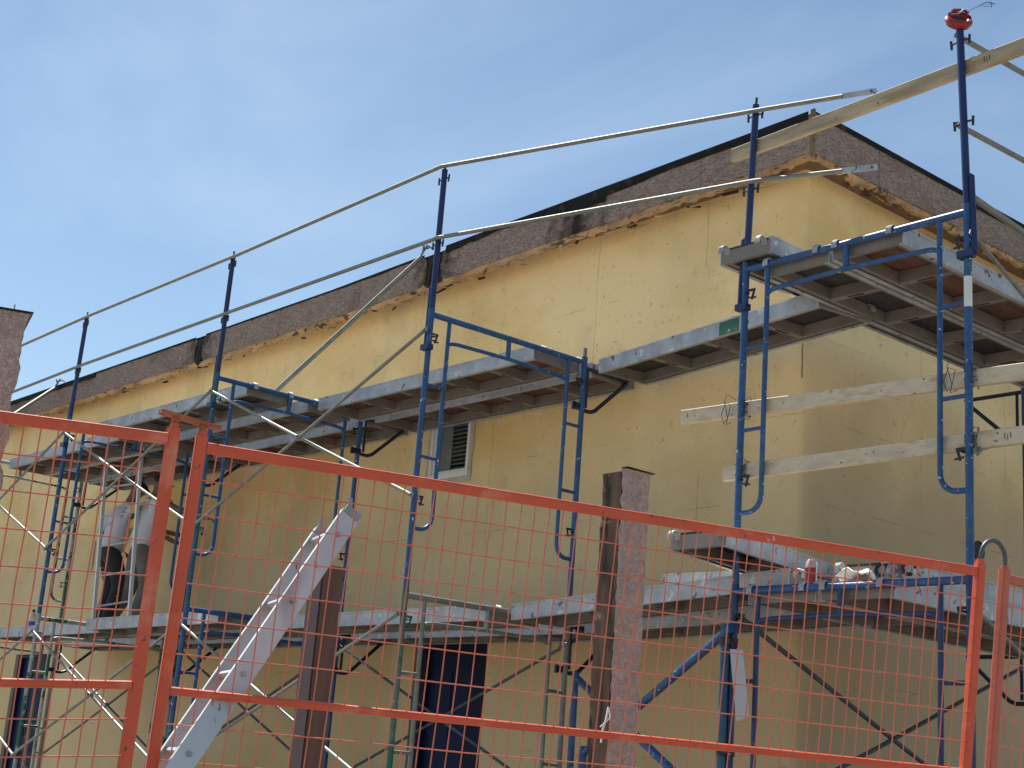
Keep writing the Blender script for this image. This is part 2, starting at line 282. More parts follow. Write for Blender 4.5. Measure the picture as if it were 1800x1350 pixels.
def obj(name, mb, mt, parent=None, label=None, smooth=True, kind=None):
    me = mb.mesh(name, smooth) if isinstance(mb, MB) else mb
    o = bpy.data.objects.new(name, me); COL.objects.link(o)
    for x in (mt if isinstance(mt, (list, tuple)) else [mt]): me.materials.append(x)
    if parent: o.parent = parent
    if label: o['label'] = label
    if kind: o['kind'] = kind
    return o
def thing(name, label, cat, loc=(0, 0, 0), rotz=0, group=None):
    o = bpy.data.objects.new(name, None); COL.objects.link(o); o.location = loc; o.rotation_euler = (0, 0, rotz); o.empty_display_size = .1
    o['label'] = label; o['category'] = cat
    if group: o['group'] = group
    return o
def tag(o, label, cat, group=None):
    o['label'] = label; o['category'] = cat
    if group: o['group'] = group
    return o
def dup(root, label, loc=None, rot=None):
    r = root.copy(); COL.objects.link(r); r['label'] = label
    if loc is not None: r.location = loc
    if rot is not None: r.rotation_euler = rot
    def rec(src, dst):
        for ch in list(src.children):
            c = ch.copy(); COL.objects.link(c); c.parent = dst; rec(ch, c)
    rec(root, r); return r
def setmat(root, m, names=None):
    """give a copied thing its own paint: the slot is linked to the object, the mesh stays shared"""
    for c in [root]+list(root.children_recursive):
        if c.type == 'MESH' and (names is None or c.name.split('.')[0] in names):
            c.material_slots[0].link = 'OBJECT'; c.material_slots[0].material = m
def arc(c, r, a0, a1, u, v, n=6):
    c = Vector(c); u = Vector(u); v = Vector(v)
    return [c + u*r*math.cos(a0+(a1-a0)*i/n) + v*r*math.sin(a0+(a1-a0)*i/n) for i in range(n+1)]

# ------------------------------------------------------------------ ground
GZ = -4.10
def gz(x, y):
    d = (x*0.60 - y*0.80) - 4.2            # falls away to the street on the photographer's side
    t = min(max(d/4., 0), 1); t = t*t*(3-2*t)
    return GZ - .5*t + .012*math.sin(x*2.3)*math.cos(y*1.9)
g = MB(); ticks = [-400, -120, -50, -30, -22] + [-20+i*.8 for i in range(46)] + [18, 22, 30, 50, 120, 400]
n = len(ticks)
g.add([(x, y, gz(x, y)) for y in ticks for x in ticks], [(j*n+i, j*n+i+1, (j+1)*n+i+1, (j+1)*n+i) for j in range(n-1) for i in range(n-1)])
obj('ground', g, M['ground'], kind='structure')

# ------------------------------------------------------------------ building
WY, WX = 2.15, -0.72                       # planes of the long wall and of the right-hand wall
XE, YE = -22.0, 13.0
B = thing('stucco_building', 'low building with mustard yellow base-coated walls and a stripped board eave behind the scaffolding', 'building')
TOPZ = 1.42
win = (-5.01, -4.40, -.54, .16)
doors = [(-4.86, -3.97, GZ-.02, -2.03), (-13.72, -12.84, GZ-.02, -2.06)]
w = MB()
def wallgrid(holes, x0, x1, z0, z1):
    xs = sorted({x0, x1} | {h[0] for h in holes} | {h[1] for h in holes} | {x0+(x1-x0)*i/12 for i in range(13)}); zs = sorted({z0, z1} | {h[2] for h in holes} | {h[3] for h in holes})
    for a, b in zip(xs, xs[1:]):
        for c, d in zip(zs, zs[1:]):
            mx_, mz_ = (a+b)/2, (c+d)/2
            if any(h[0] < mx_ < h[1] and h[2] < mz_ < h[3] for h in holes): continue
            w.add([(a, WY, c), (b, WY, c), (b, WY, d), (a, WY, d)], [(0, 1, 2, 3)])
    for h in holes:                        # reveals
        D = .14; a, b, c, d = h
        w.add([(a,WY,c),(a,WY+D,c),(a,WY+D,d),(a,WY,d)], [(0,1,2,3)]); w.add([(b,WY,c),(b,WY+D,c),(b,WY+D,d),(b,WY,d)], [(3,2,1,0)])
        w.add([(a,WY,d),(b,WY,d),(b,WY+D,d),(a,WY+D,d)], [(3,2,1,0)]); w.add([(a,WY,c),(b,WY,c),(b,WY+D,c),(a,WY+D,c)], [(0,1,2,3)])
RC = .045
wallgrid([win]+doors, XE, WX-RC, GZ-.3, TOPZ)
pr = [(WX-RC+RC*math.sin(a), WY+RC-RC*math.cos(a)) for a in [math.pi/2*i/6 for i in range(7)]]
for (xa, ya), (xb, yb) in zip(pr, pr[1:]): w.add([(xa,ya,GZ-.3),(xb,yb,GZ-.3),(xb,yb,TOPZ),(xa,ya,TOPZ)], [(0,1,2,3)])
w.add([(WX,WY+RC,GZ-.3),(WX,YE,GZ-.3),(WX,YE,TOPZ),(WX,WY+RC,TOPZ)], [(0,1,2,3)])
w.add([(WX,YE,GZ-.3),(XE,YE,GZ-.3),(XE,YE,TOPZ),(WX,YE,TOPZ)], [(0,1,2,3)]); w.add([(XE,YE,GZ-.3),(XE,WY,GZ-.3),(XE,WY,TOPZ),(XE,YE,TOPZ)], [(0,1,2,3)])
wo_ = MB(); wo_.v, wo_.f, wo_.mi = w.v, w.f, w.mi
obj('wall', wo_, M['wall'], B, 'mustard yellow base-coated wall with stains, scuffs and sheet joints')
# eave: OSB fascia boards, lumber behind, membrane edge
FY, FX = 1.90, -0.475
def topz(x):
    k = [(-22, 1.575), (-14, 1.582), (-9.4, 1.588), (-6.4, 1.60), (-4.2, 1.647), (-2, 1.68), (-.4, 1.705)]
    for (a, za), (b, zb) in zip(k, k[1:]):
        if x <= b: return za+(zb-za)*(x-a)/(b-a)
    return 1.705
def topzy(y): return 1.705 + .004*(y-1.9)
cuts = [-22, -19.6, -17.1, -14.2, -11.9, -9.42, -9.26, -7.6, -6.1, -5.02, -4.80, -3.95, -2.42, -1.55, FX]
for a, b in zip(cuts, cuts[1:]):
    if (a, b) in ((-9.42, -9.26), (-5.02, -4.80)):
        f = MB(); f.prism([(a-.03, topz(a)-.30), (a+.02, topz(a)-.335), ((a+b)/2, topz(a)-.37), (b-.03, topz(a)-.33), (b+.04, topz(a)-.32), (b+.02, topz(a)-.05), ((a+b)/2, topz(a)-.03), (a, topz(a)-.02)], 'y', FY+.0125, FY+.0138); f.bar((a+.05, FY+.006, topz(a)-.31), (a+.09, FY+.008, topz(a)-.06), .02, .008, up=(0, 1, 0)); f.bar((b-.05, FY+.002, topz(a)-.34), (b-.02, FY+.004, topz(a)-.08), .025, .008, up=(0, 1, 0)); obj('burned_joint', f, M['char'], B, 'charred gap between two fascia boards', smooth=False); continue
    f = MB(); ns = max(3, int((b-a)/.07)); lo = []; up_ = []
    e0 = 0.0025; dz = random.uniform(-.006, .006)
    for i in range(ns+1):
        x = a+e0+(b-a-2*e0)*i/ns
        jag = random.uniform(-.004, .006)
        rx = 0
        if i in (0, ns) and (abs(x+4.8) < .1 or abs(x+5.02) < .1 or abs(x+9.42) < .1 or abs(x+9.26) < .1): rx = .05
        lo.append((x, topz(x)-.315+jag+rx+dz)); up_.append((x, topz(x)-.012-rx*.7+dz))
    f.prism(lo+up_[::-1], 'y', FY+random.uniform(-.003, .003), FY+.012)
    obj('fascia_board', f, M['osb'], B, smooth=False)
cy_ = [FY, 2.7, 3.95, 5.2, 7.6, 10.1, YE]
for a, b in zip(cy_, cy_[1:]):
    f = MB(); f.prism([(a+.002+(.013 if a == FY else 0), topzy(a)-.32), (b-.002, topzy(b)-.32), (b-.002, topzy(b)-.012), (a+.002+(.013 if a == FY else 0), topzy(a)-.012)], 'x', FX-.012, FX+random.uniform(-.002, .002))
    obj('fascia_board', f, M['osb'], B, smooth=False)
f = MB(); f.box((FX-.03, FY-.004, 1.36), (FX+.004, FY+.012, 1.725)); obj('corner_trim', f, M['soff'], B, smooth=False)
# lumber under and behind the boards, ragged soffit edge
def ragged(x0, x1, fn, lo, hi, step, rnd):
    pts = []; x = x0
    while x < x1: pts.append((x, fn(x)+lo+random.uniform(-rnd, rnd))); x += step*random.uniform(.5, 1.5)
    pts.append((x1, fn(x1)+lo)); return pts + [(x1, fn(x1)+hi), (x0, fn(x0)+hi)]
xx = -22
while xx < FX-.2:
    x1 = min(xx+random.uniform(1.6, 3.2), FX-.02); s_ = MB(); s_.prism(ragged(xx, x1-.004, topz, -.362, -.05, .055, .019), 'y', FY+.014, FY+.052); obj('sub_fascia', s_, M['subf'], B, smooth=False); xx = x1
yy = FY+.06
while yy < YE:
    y1 = min(yy+random.uniform(1.8, 3.0), YE); s_ = MB(); s_.prism(ragged(yy, y1-.004, topzy, -.362, -.05, .055, .019), 'x', FX-.052, FX-.014); obj('sub_fascia', s_, M['subf'], B, smooth=False); yy = y1
s_ = MB(); s_.box((XE, FY+.053, TOPZ-.012), (WX+.19, WY+.12, TOPZ+.01)); s_.box((WX-.1, WY+.12, TOPZ-.012), (FX-.053, YE, TOPZ+.01)); obj('soffit_board', s_, M['soff'], B, smooth=False)
for i in range(110):                                                       # lath ends and splinters left under the eave
    l = MB(); 
    if i < 84: x = -14.5+i*.167+random.uniform(-.12, .12); y = FY+.08+random.uniform(0, .1); z = topz(x)-.365+random.uniform(0, .07)
    else: x = FX-.09-random.uniform(0, .08); y = 2.1+(i-84)*.19+random.uniform(-.1, .1); z = topzy(y)-.33+random.uniform(0, .05)
    a = random.uniform(-.5, .5); L_ = random.uniform(.04, .17)
    d = Vector((math.cos(a), math.sin(a), random.uniform(-.25, .15))) if i < 84 else Vector((math.sin(a), math.cos(a), random.uniform(-.25, .15)))
    if abs(x+.5) < .4 and i < 84: continue
    l.bar(Vector((x, y, z))-d*L_/2, Vector((x, y, z))+d*L_/2, random.uniform(.012, .03), random.uniform(.006, .016)); obj('lath_end', l, random.choice([M['lath'], M['lath'], M['subf'], M['char']]), B, smooth=False)
# membrane edge over the boards
def memb(x0, x1, h0, h1, rnd):
    m_ = MB(); pts = []; x = x0
    while x < x1-.02:
        t = (x-x0)/(x1-x0); pts.append((x, topz(x)-(h0+(h1-h0)*t)+random.uniform(-rnd, rnd))); x += random.uniform(.05, .3)
    e_ = .013 if x0 > -4.8 else -.002; pts += [(x1, topz(x1)-h1), (x1, topz(x1)+e_), ((x0+x1)/2, topz((x0+x1)/2)+e_-.002), (x0, topz(x0)+e_)]
    m_.prism(pts, 'y', FY-.010, FY-.004); obj('membrane_edge', m_, M['roofing'], B, smooth=False)
memb(-4.72, -3.9, .062, .030, .010); memb(-3.9, -2.60, .035, .125, .012); memb(-2.60, -1.9, .075, .05, .006); memb(-1.9, FX-.05, .045, .065, .003)
memb(-8.2, -5.05, .022, .026, .005); memb(-9.2, -8.2, .020, .022, .004); memb(-12.1, -9.44, .022, .028, .005); memb(-22, -12.1, .06, .07, .008)
m_ = MB(); pts = []; y = FY+.12
m_.prism([(FY+.12, topzy(2)-.03), (3.9, topzy(4)-.03), (3.95, topzy(4)-.05), (4.0, topzy(4)-.075), (YE, topzy(YE)-.08), (YE, topzy(YE)+.012), (FY+.12, topzy(2)+.012)], 'x', FX+.004, FX+.010); obj('membrane_edge', m_, M['roofing'], B, smooth=False)
rf = MB(); 
rf.add([(XE, FY+.02, 1.572), (-6.4, FY+.02, 1.590), (FX+.004, FY+.015, 1.705), (FX+.004, YE, topzy(YE)+.01), (-8, 7, 1.85), (XE, YE, 1.7), (XE, FY, 1.44), (-6.4, FY+.06, 1.44), (FX-.06, FY+.06, 1.44), (FX-.06, YE, 1.44), (-8, 7, 1.44), (XE, YE, 1.44)],
       [(0, 1, 2, 4), (2, 3, 4), (3, 5, 4), (5, 0, 4), (6, 10, 7), (7, 10, 8), (8, 10, 9), (9, 10, 11), (11, 10, 6), (3, 9, 11, 5)])
obj('roof', rf, M['roofing'], B, smooth=False)
# window
a, b, c, d = win
W = MB(); t_ = .035
W.box((a+.002, WY-.012, c+.002), (b-.002, WY+.05, c+t_+.015)); W.box((a+.002, WY-.012, d-t_), (b-.002, WY+.05, d-.002)); W.box((a+.002, WY-.0115, c+t_+.015), (a+t_, WY+.05, d-t_)); W.box((b-t_-.03, WY-.0115, c+t_+.015), (b-.03, WY+.05, d-t_))
wf = obj('window', W, M['pvc'], B, 'white vinyl window with a broken trim edge', smooth=False)
W = MB(); i1 = .06
W.box((a+i1-.025, WY+.01, c+i1-.01), (b-i1-.005, WY+.045, c+i1+.02)); W.box((a+i1-.025, WY+.01, d-i1-.02), (b-i1-.005, WY+.045, d-i1+.02)); W.box((a+i1-.0245, WY+.01, c+i1+.02), (a+i1+.005, WY+.045, d-i1-.02)); W.box((b-i1-.035, WY+.01, c+i1+.02), (b-i1-.0055, WY+.045, d-i1-.02))
obj('sash', W, M['pvc'], wf, smooth=False)
W = MB(); W.box((a+i1, WY+.028, c+i1), (b-i1, WY+.032, d-i1)); obj('pane', W, M['glass'], wf, smooth=False)
for k in range(15):
    W = MB(); z = c+.07+k*.040; W.bar((a+.22, WY+.075, z), (b-.07, WY+.075, z), .024, .002, up=(0, 1, -.9)); obj('blind_slat', W, M['slat'], wf, smooth=False)
W = MB(); W.box((a-.05, WY+.135, c-.05), (b+.05, WY+.14, d+.05)); obj('dark_room', W, M['interior'], wf, smooth=False)
W = MB(); W.box((a+.05, WY+.06, c+.05), (a+.24, WY+.066, d-.05)); obj('curtain', W, M['sheet'], wf, smooth=False)
W = MB()
W.prism([(a-.045, c-.05), (b+.012, c-.055), (b+.02, c+.01), (b-.03, c+.0), (a+.0, c+.0), (a, d), (a-.03, d), (a-.022, .0), (a-.035, c+.1)], 'y', WY-.012, WY-.001); W.prism([(b, c), (b+.022, c+.012), (b+.016, c+.18), (b+.028, c+.2), (b+.02, d), (b-.029, d), (b-.029, c)], 'y', WY-.0135, WY-.0015)
obj('window_trim', W, M['pvcd'], B, 'chipped dusty trim round the window', smooth=False)
# doors
for i, (a, b, c, d) in enumerate(doors):
    D = MB(); D.box((a+.07, WY+.05, c), (b-.05, WY+.09, d-.045)); dr = obj('door', D, M['door'], B, 'dark navy door', smooth=False)
    for (x0, x1, z0, z1) in ((.16, .42, .25, .85), (.52, .78, .25, .85), (.16, .42, 1.0, 1.85), (.52, .78, 1.0, 1.85)):
        P_ = MB(); P_.box((a+x0, WY+.042, c+z0), (a+x1-.03, WY+.0505, c+z1)); obj('door_panel', P_, M['door'], dr, smooth=False)
    F_ = MB(); F_.box((a+.002, WY+.0, c), (a+.07, WY+.1, d-.002)); F_.box((b-.2, WY-.004, c), (b-.002, WY+.049, d-.002)); F_.box((a+.07, WY+.001, d-.045), (b-.2, WY+.1, d-.002)); obj('door_frame', F_, M['doord'], B, smooth=False)
    J = MB(); J.box((a-.10, WY-.006, c), (a-.001, WY-.001, d)); obj('door_jamb', J, M['bjamb'], B, smooth=False)
    K = MB(); K.tube([(b-.25, WY+.05, c+1.0), (b-.25, WY-.02, c+1.0)], .025, 10); obj('door_handle', K, M['dkmetal'], dr)
h = MB(); h.tube([(WX+.004, 4.43, -1.10), (WX-.02, 4.43, -1.10)], [.075, .075], 14); hh = obj('pipe_hole', h, M['interior'], B, 'round black pipe hole in the right-hand wall')
h = MB(); h.tube(arc((WX+.006, 4.43, -1.10), .075, 0, 2*math.pi, (0, 1, 0), (0, 0, 1), 16), .008, 6); obj('hole_rim', h, M['dkmetal'], hh)
# small scratches and a crack at the corner
k = MB(); zc = [.06-.013*i for i in range(21)]
k.tube([(WX-.012+random.uniform(-.003, .003), WY+.006+random.uniform(-.004, .004), z) for z in zc], [.0015+.0028*abs(math.sin(i*1.7)) for i in range(21)], 6); obj('corner_crack', k, M['soff'], B, 'dark crack running down the corner')

# ------------------------------------------------------------------ scaffold frames
FW, FH = 1.524, 1.955
def make_frame(label, m1):
    t = thing('scaffold', label, 'scaffold frame', group='steel scaffold frames')
    ps = []
    for s in (0, 1):
        x = s*FW; dx = .17 if s == 0 else -.17
        p = MB(); p.tube([(x, 0, .012), (x, 0, -FH)], .0215, 12); p.tube([(x, 0, -.045), (x, 0, .045)], .0235, 12); po = obj('post', p, m1, t); ps.append(po)
        q = MB(); r_ = .10; zb = -1.52
        path = [(x+dx, 0, -.01), (x+dx, 0, zb+r_)] + [tuple(v) for v in arc((x+dx-math.copysign(r_, dx), 0, zb+r_), r_, 0, -math.pi/2, (math.copysign(1, dx), 0, 0), (0, 0, 1), 6)][1:] + [(x, 0, zb)]
        q.tube(path, .0155, 10); obj('ladder_tube', q, m1, t)
        for z in (-.51, -1.02):
            rg = MB(); rg.tube([(x, 0, z), (x+dx, 0, z)], .0125, 8); obj('rung', rg, m1, t)
        for z in (-.14, -1.30):
            l = MB(); e = 1 if s == 0 else -1
            l.bar((x+e*.018, 0, z), (x+e*.075, 0, z), .006, .016); l.bar((x+e*.072, 0, z+.006), (x+e*.052, 0, z-.062), .006, .014); l.bar((x+e*.03, 0, z-.045), (x+e*.085, 0, z-.052), .006, .010)
            l.tube([(x+e*.03, .0, z-.02), (x+e*.03, -.035, z-.02)], .007, 6)
            obj('brace_lock', l, M['dkmetal'], po)
    b_ = MB(); b_.tube([(0, 0, 0), (FW, 0, 0)], .0215, 12); obj('top_bar', b_, m1, t)
    b_ = MB(); z = -.165
    b_.tube([(.17, 0, z-.02), (.21, 0, z-.004), (.27, 0, z+.002)] + [(FW*.5, 0, z+.012)] + [(FW-.27, 0, z+.002), (FW-.21, 0, z-.004), (FW-.17, 0, z-.02)], .0145, 10); obj('lower_bar', b_, m1, t)
    b_ = MB(); b_.tube([(FW*.5-.02, 0, 0), (FW*.5-.02, 0, z)], .019, 10); obj('strut', b_, m1, t)
    return t
def cap_pin(parent, x, z=0):
    p = MB(); p.tube([(x, 0, z+.01), (x, 0, z+.115)], .0155, 10); p.tube([(x, 0, z+.0), (x, 0, z+.02)], .0235, 10); obj('coupling_pin', p, M['galv'], parent)
TIER = 1.978
X1, X2, X3, X4, X5 = 0, -2.31, -5.29, -8.22, -11.17
CY, CZ = .648, .017
PF = make_frame('blue scaffold frame of the upper corner tier, under the red wire reel', M['blue'])
PF.location = (0, CY, CZ)
def frame(label, loc, rz=0, mm=None, parts=None):
    o = dup(PF, label, loc, (0, 0, rz))
    if mm: setmat(o, mm, parts)
    return o
H90 = R(90)
F2 = frame('blue scaffold frame of the upper tier right beside the small white window', (X2, 0, 0), H90-R(1.0))
F2.scale = (.972, 1, 1); cap_pin(F2, FW)
F3 = frame('blue and teal scaffold frame of the upper tier behind the joint of the orange fence', (X3, 0, 0), H90)
for c_ in F3.children:
    if c_.name.startswith('post'): setmat(c_, M['teal']); break
F4 = frame('blue scaffold frame of the upper tier at the left, beside the aluminium ladder', (X4, 0, 0), H90)
F5 = frame('farthest left upper scaffold frame, grey, seen behind the left fence panel', (X5, 0, 0), H90, M['galvg'])
FR = frame('far scaffold frame of the upper tier along the right-hand wall, at the right picture edge', (0, 3.90, CZ), 0)
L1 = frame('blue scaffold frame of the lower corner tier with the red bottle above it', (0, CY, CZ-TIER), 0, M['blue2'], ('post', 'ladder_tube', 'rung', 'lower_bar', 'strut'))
L2 = frame('grey galvanised scaffold frame of the lower tier in front of the navy door', (X2, 0, -TIER), H90-R(1.0), M['galv'])
L2.scale = (.972, 1, 1)
for c_ in L2.children:
    if c_.name.startswith('post'): setmat(c_, M['grn']); break
L3 = frame('blue scaffold frame of the lower tier behind the leaning ladder', (X3, 0, -TIER), H90)
L4 = frame('grey and green scaffold frame of the lower tier standing below the two workers', (X4, 0, -TIER), H90, M['galvg'])
L5 = frame('farthest left scaffold frame of the lower tier, mostly hidden by the grey one', (X5, 0, -TIER), H90, M['galv'])
LR = frame('far scaffold frame of the lower tier along the right-hand wall, at the right edge', (0, 3.90, CZ-TIER), 0, M['blackp'])
k = MB(); k.tube([(FW, 0, -.37), (FW, 0, -.54)], .0221, 12); obj('sticker', k, M['white_patch'], PF, 'worn white sticker on the tall post')
# guard posts
def guard_post(label, loc, lean=(0, 0, 0), side=-1, m=None):
    t = thing('guard_post', label, 'guard post', loc, 0, 'navy guard rail posts'); t.rotation_euler = lean; m = m or M['navy']
    p = MB(); p.tube([(0, 0, .05), (0, 0, 1.10)], .0215, 12); po = obj('tube', p, m, t)
    p = MB(); p.tube([(side*.034, 0, -.25), (side*.034, 0, .20)], .016, 8); p.bar((side*.036, -.02, -.25), (-side*.05, -.02, -.25), .05, .04); obj('side_sleeve', p, m, t)
    p = MB(); p.tube([(side*.034, 0, .20), (0, 0, .22)], .012, 8); obj('weld_plate', p, m, t)
    for z in (1.03, .53):
        for e in (-1, 1):
            q = MB(); q.tube([(e*.02, 0, z), (e*.055, 0, z-.005)], .006, 6); q.bar((e*.055, 0, z-.035), (e*.058, 0, z+.02), .008, .012); obj('rail_pin', q, M['dkmetal'], po)
    p = MB(); p.tube([(0, 0, 1.09), (.002, 0, 1.15)], .008, 6); obj('top_pin', p, M['dkmetal'], po)
    return t
guard_post('navy guard post above the blue frame beside the small window', (X2, 0, 0))
guard_post('navy guard post above the teal scaffold frame, left of the long diagonal tube', (X3, 0, 0), (0, R(.4), 0))
guard_post('leftmost navy guard post, beside the pink stucco pillar', (X4, 0, 0), (0, R(1.2), 0))
guard_post('navy guard post near the roof corner with the pale end rails', (0, CY, CZ), (0, R(1.8), 0))
guard_post('tall navy guard post under the red reel at the right', (FW, CY, CZ), (0, R(-2.0), 0), 1)
guard_post('guard post outside the left picture edge', (X5, 0, 0))
def rail(name, label, pts, r=.0145, m='galv', flat_end=False, group='galvanised guard rails'):
    t = thing(name, label, 'rail', pts[0], 0, group); o0 = Vector(pts[0]); P = [Vector(p)-o0 for p in pts]
    k = MB(); k.tube(P, r, 10); obj('tube', k, M[m], t)
    if flat_end:
        d = (P[-1]-P[-2]).normalized(); e = MB()
        e.bar(P[-1]-d*.0, P[-1]+d*.20, .006, .036); obj('flat_end', e, M['alu'], t)
        c = P[-1]+d*.20; s = MB(); s.tube([c-Vector((0, .004, 0)), c+Vector((0, .004, 0))], .018, 12); obj('end_tip', s, M['alu'], t)
        s = MB(); c = P[-1]+d*.185; s.tube([c-Vector((0, .009, 0)), c+Vector((0, .009, 0))], .006, 8); obj('bolt_hole', s, M['dkmetal'], t)
    return t
G = -.035
rail('guard_rail', 'top guard rail of the leftmost bay, running behind the pink pillar', [(X5, G, 1.03), (X4+.15, G, 1.078)])
rail('guard_rail', 'middle guard rail of the leftmost bay, running behind the pink pillar', [(X5, G, .50), (X4+.15, G, .552)])
rail('guard_rail', 'top guard rail between the leftmost guard post and the next one', [(X4+.10, G, 1.078), (X3+.1, G, 1.078)])
rail('guard_rail', 'middle guard rail between the leftmost guard post and the next one', [(X4+.10, G, .552), (X3+.13, G, .555)])
rail('guard_rail', 'top guard rail above the long diagonal tube', [(X3+.06, G, 1.075), (X2, G, 1.115)])
rail('guard_rail', 'middle guard rail just above the roof edge over the diagonal tube', [(X3+.11, G, .556), (X2+.02, G, .553)])
rail('guard_rail', 'top guard rail near the roof corner ending in a flattened pale tip with a hole', [(X2, G, 1.115), (.087, .62, 1.056), (.62, .755, 1.03)], flat_end=True)
rail('guard_rail', 'lower guard rail crossing in front of the fascia, ending in a flattened pale tip', [(X2+.02, G, .558), (.06, .62, .582), (.62, .765, .545)], flat_end=True)
gx = 1.455
rail('guard_rail', 'top guard rail running right from the red reel', [(gx, .66, 1.10), (gx, 3.7, 1.30)], .016)
rail('guard_rail', 'middle guard rail running right from the tall guard post', [(gx, .66, .555), (gx, 3.7, .68)], .016)
rail('guard_rail', 'bright tube descending right from the foot of the tall guard post', [(1.49, .72, .150), (1.49, 3.7, -.10)], .018)
# diagonal tubes with clamps
def dtube(label, p, q, cl, hook=True):
    t = thing('diagonal_tube', label, 'tube', p); p0 = Vector(p); d = (Vector(q)-p0); k = MB(); k.tube([(0, 0, 0), d], .0225, 12, cap=False); k.tube([d*.001, d*.999], .019, 12, cap=False); obj('tube', k, M['galv'], t)
    dn = d.normalized()
    for c in cl:
        k = MB(); o = dn*c; k.tube([o-dn*.03, o+dn*.03], .034, 10); s = MB(); s.bar(o+Vector((0, 0, -.05)), o+Vector((0, 0, .06)), .02, .03); obj('clamp', k, M['dkmetal'], t); obj('clamp_bolt', s, M['dkmetal'], t)
    if hook:
        for j in range(3):
            s = MB(); b0 = d + Vector((0, 0, 0)); s.tube([b0-dn*.05, b0+Vector((.03*j-.03, .03, .06+.03*j)), b0+Vector((.06, .06*j-.03, .09))], .011, 6); obj('tie_hook', s, M['galv'], t)
    return t
dtube('long galvanised tube rising diagonally from the blue frame to the charred roof joint', (-5.80, .742, -.02), (-5.05, 1.86, 1.60), [.14])
dtube('short visible galvanised tube rising to the eave beside the pink pillar', (-12.10, .50, .40), (-13.26, 1.86, 1.54), [.2])
# cross braces
def cross_brace(label, a, b, z0, z1, mat_='galv', off=Vector((0, -.03, 0)), r=.0125):
    """a, b: posts (x,y); bars a-top to b-bottom and b-top to a-bottom"""
    a = Vector((*a, 0)); b = Vector((*b, 0)); t = thing('cross_brace', label, 'cross brace', a+Vector((0, 0, z0)), 0, 'cross braces'); d = b-a
    for k, (p, q) in enumerate(((off, d+off+Vector((0, 0, z1-z0))), (d+off*1.0, off+Vector((0, 0, z1-z0))))):
        m_ = MB(); o = off.normalized()*.013*(k); sag = Vector((0, 0, -.008)); p1 = p+o; q1 = q+o; mid = (p1+q1)/2+sag
        m_.tube([p1, mid, q1], r, 8); br = obj('brace_bar', m_, M[mat_], t)
        for e in (p1, q1):
            dd = (q1-p1).normalized(); e2 = MB(); e2.bar(e-dd*.03, e+dd*.03, .006, .032); obj('flat_tip', e2, M[mat_], br)
    s = MB(); c = d/2+off+Vector((0, 0, (z1-z0)/2)); s.tube([c-off*.5, c+off*1.0], .010, 8); obj('pivot_bolt', s, M['dkmetal'], t)
    return t
OF = Vector((0, -.032, 0)); OI = Vector((0, .032, 0))
for (xa, xb, nm) in ((X3, X2, 'left of the window frame'), (X4, X3, 'in the bay of the two workers'), (X5, X4, 'in the leftmost bay')):
    cross_brace('galvanised cross brace, upper tier, %s' % nm, (xa, 0), (xb, 0), -.13, -1.30, 'galv', OF)
    cross_brace('galvanised cross brace, lower tier front, %s' % nm, (xa, 0), (xb, 0), -.13-TIER, -1.30-TIER, 'galv', OF)
    cross_brace('dark cross brace, lower tier wall side, %s' % nm, (xa, FW), (xb, FW), -.13-TIER, -1.30-TIER, 'steel', OI)
cross_brace('galvanised cross brace, upper tier, running right from the tall right post', (FW, CY), (FW, 3.7), -.12, -1.30, 'galv', Vector((.03, 0, 0)))
cross_brace('galvanised cross brace, lower tier, running right from the tall right post', (FW, CY), (FW, 3.7), -.14-TIER, -1.30-TIER, 'galv', Vector((.03, 0, 0)))
cross_brace('dark cross brace under the corner planks, behind the right of the fence', (0, CY), (0, 3.7), -.12-TIER, -1.28-TIER, 'steel', Vector((.03, 0, 0)), .015)
# side brackets
def bracket(label, loc, rz):
    t = thing('side_bracket', label, 'bracket', loc, rz, 'side brackets at the inner posts')      # local +X points at the wall
    k = MB(); k.tube([(.02, 0, -.03), (.50, 0, -.03)], .016, 8); obj('arm', k, M['blackp'], t)
    k = MB(); k.tube([(.06, 0, -.03), (.06, 0, -.34)], .012, 8); obj('upright', k, M['blackp'], t)
    k = MB(); k.tube([(-.02, 0, -.345), (.05, 0, -.365), (.11, 0, -.365), (.16, 0, -.345), (.30, 0, -.22), (.49, 0, -.05)], .0165, 8); obj('strut', k, M['blackp'], t)
    k = MB(); k.bar((-.06, 0, -.345), (.02, 0, -.345), .05, .045); k.bar((-.075, 0, -.345), (-.055, 0, -.345), .02, .06); obj('clamp', k, M['blackp'], t)
    return t
b0 = bracket('dark bracket under the green-marked plank, beside the window frame', (X2, FW-.04, 0), H90)
for lb, lo, rz in (('dark bracket at the inner post of the teal frame, left of the window', (X3, FW, 0), H90), ('dark bracket above the workers', (X4, FW, 0), H90), ('dark bracket of the upper tier at the far left', (X5, FW, 0), H90),
                   ('lower dark bracket right of the navy door', (X2, FW-.04, -TIER), H90), ('lower dark bracket behind the brown post', (X3, FW, -TIER), H90), ('lower dark bracket below the workers', (X4, FW, -TIER), H90), ('lower dark bracket of the far left tower', (X5, FW, -TIER), H90),
                   ('bracket on the far right-hand tower, upper tier', (0, 3.90, CZ), R(180)), ('bracket on the far right-hand tower, lower tier', (0, 3.90, CZ-TIER), R(180))):
    dup(b0, lb, lo, (0, 0, rz))

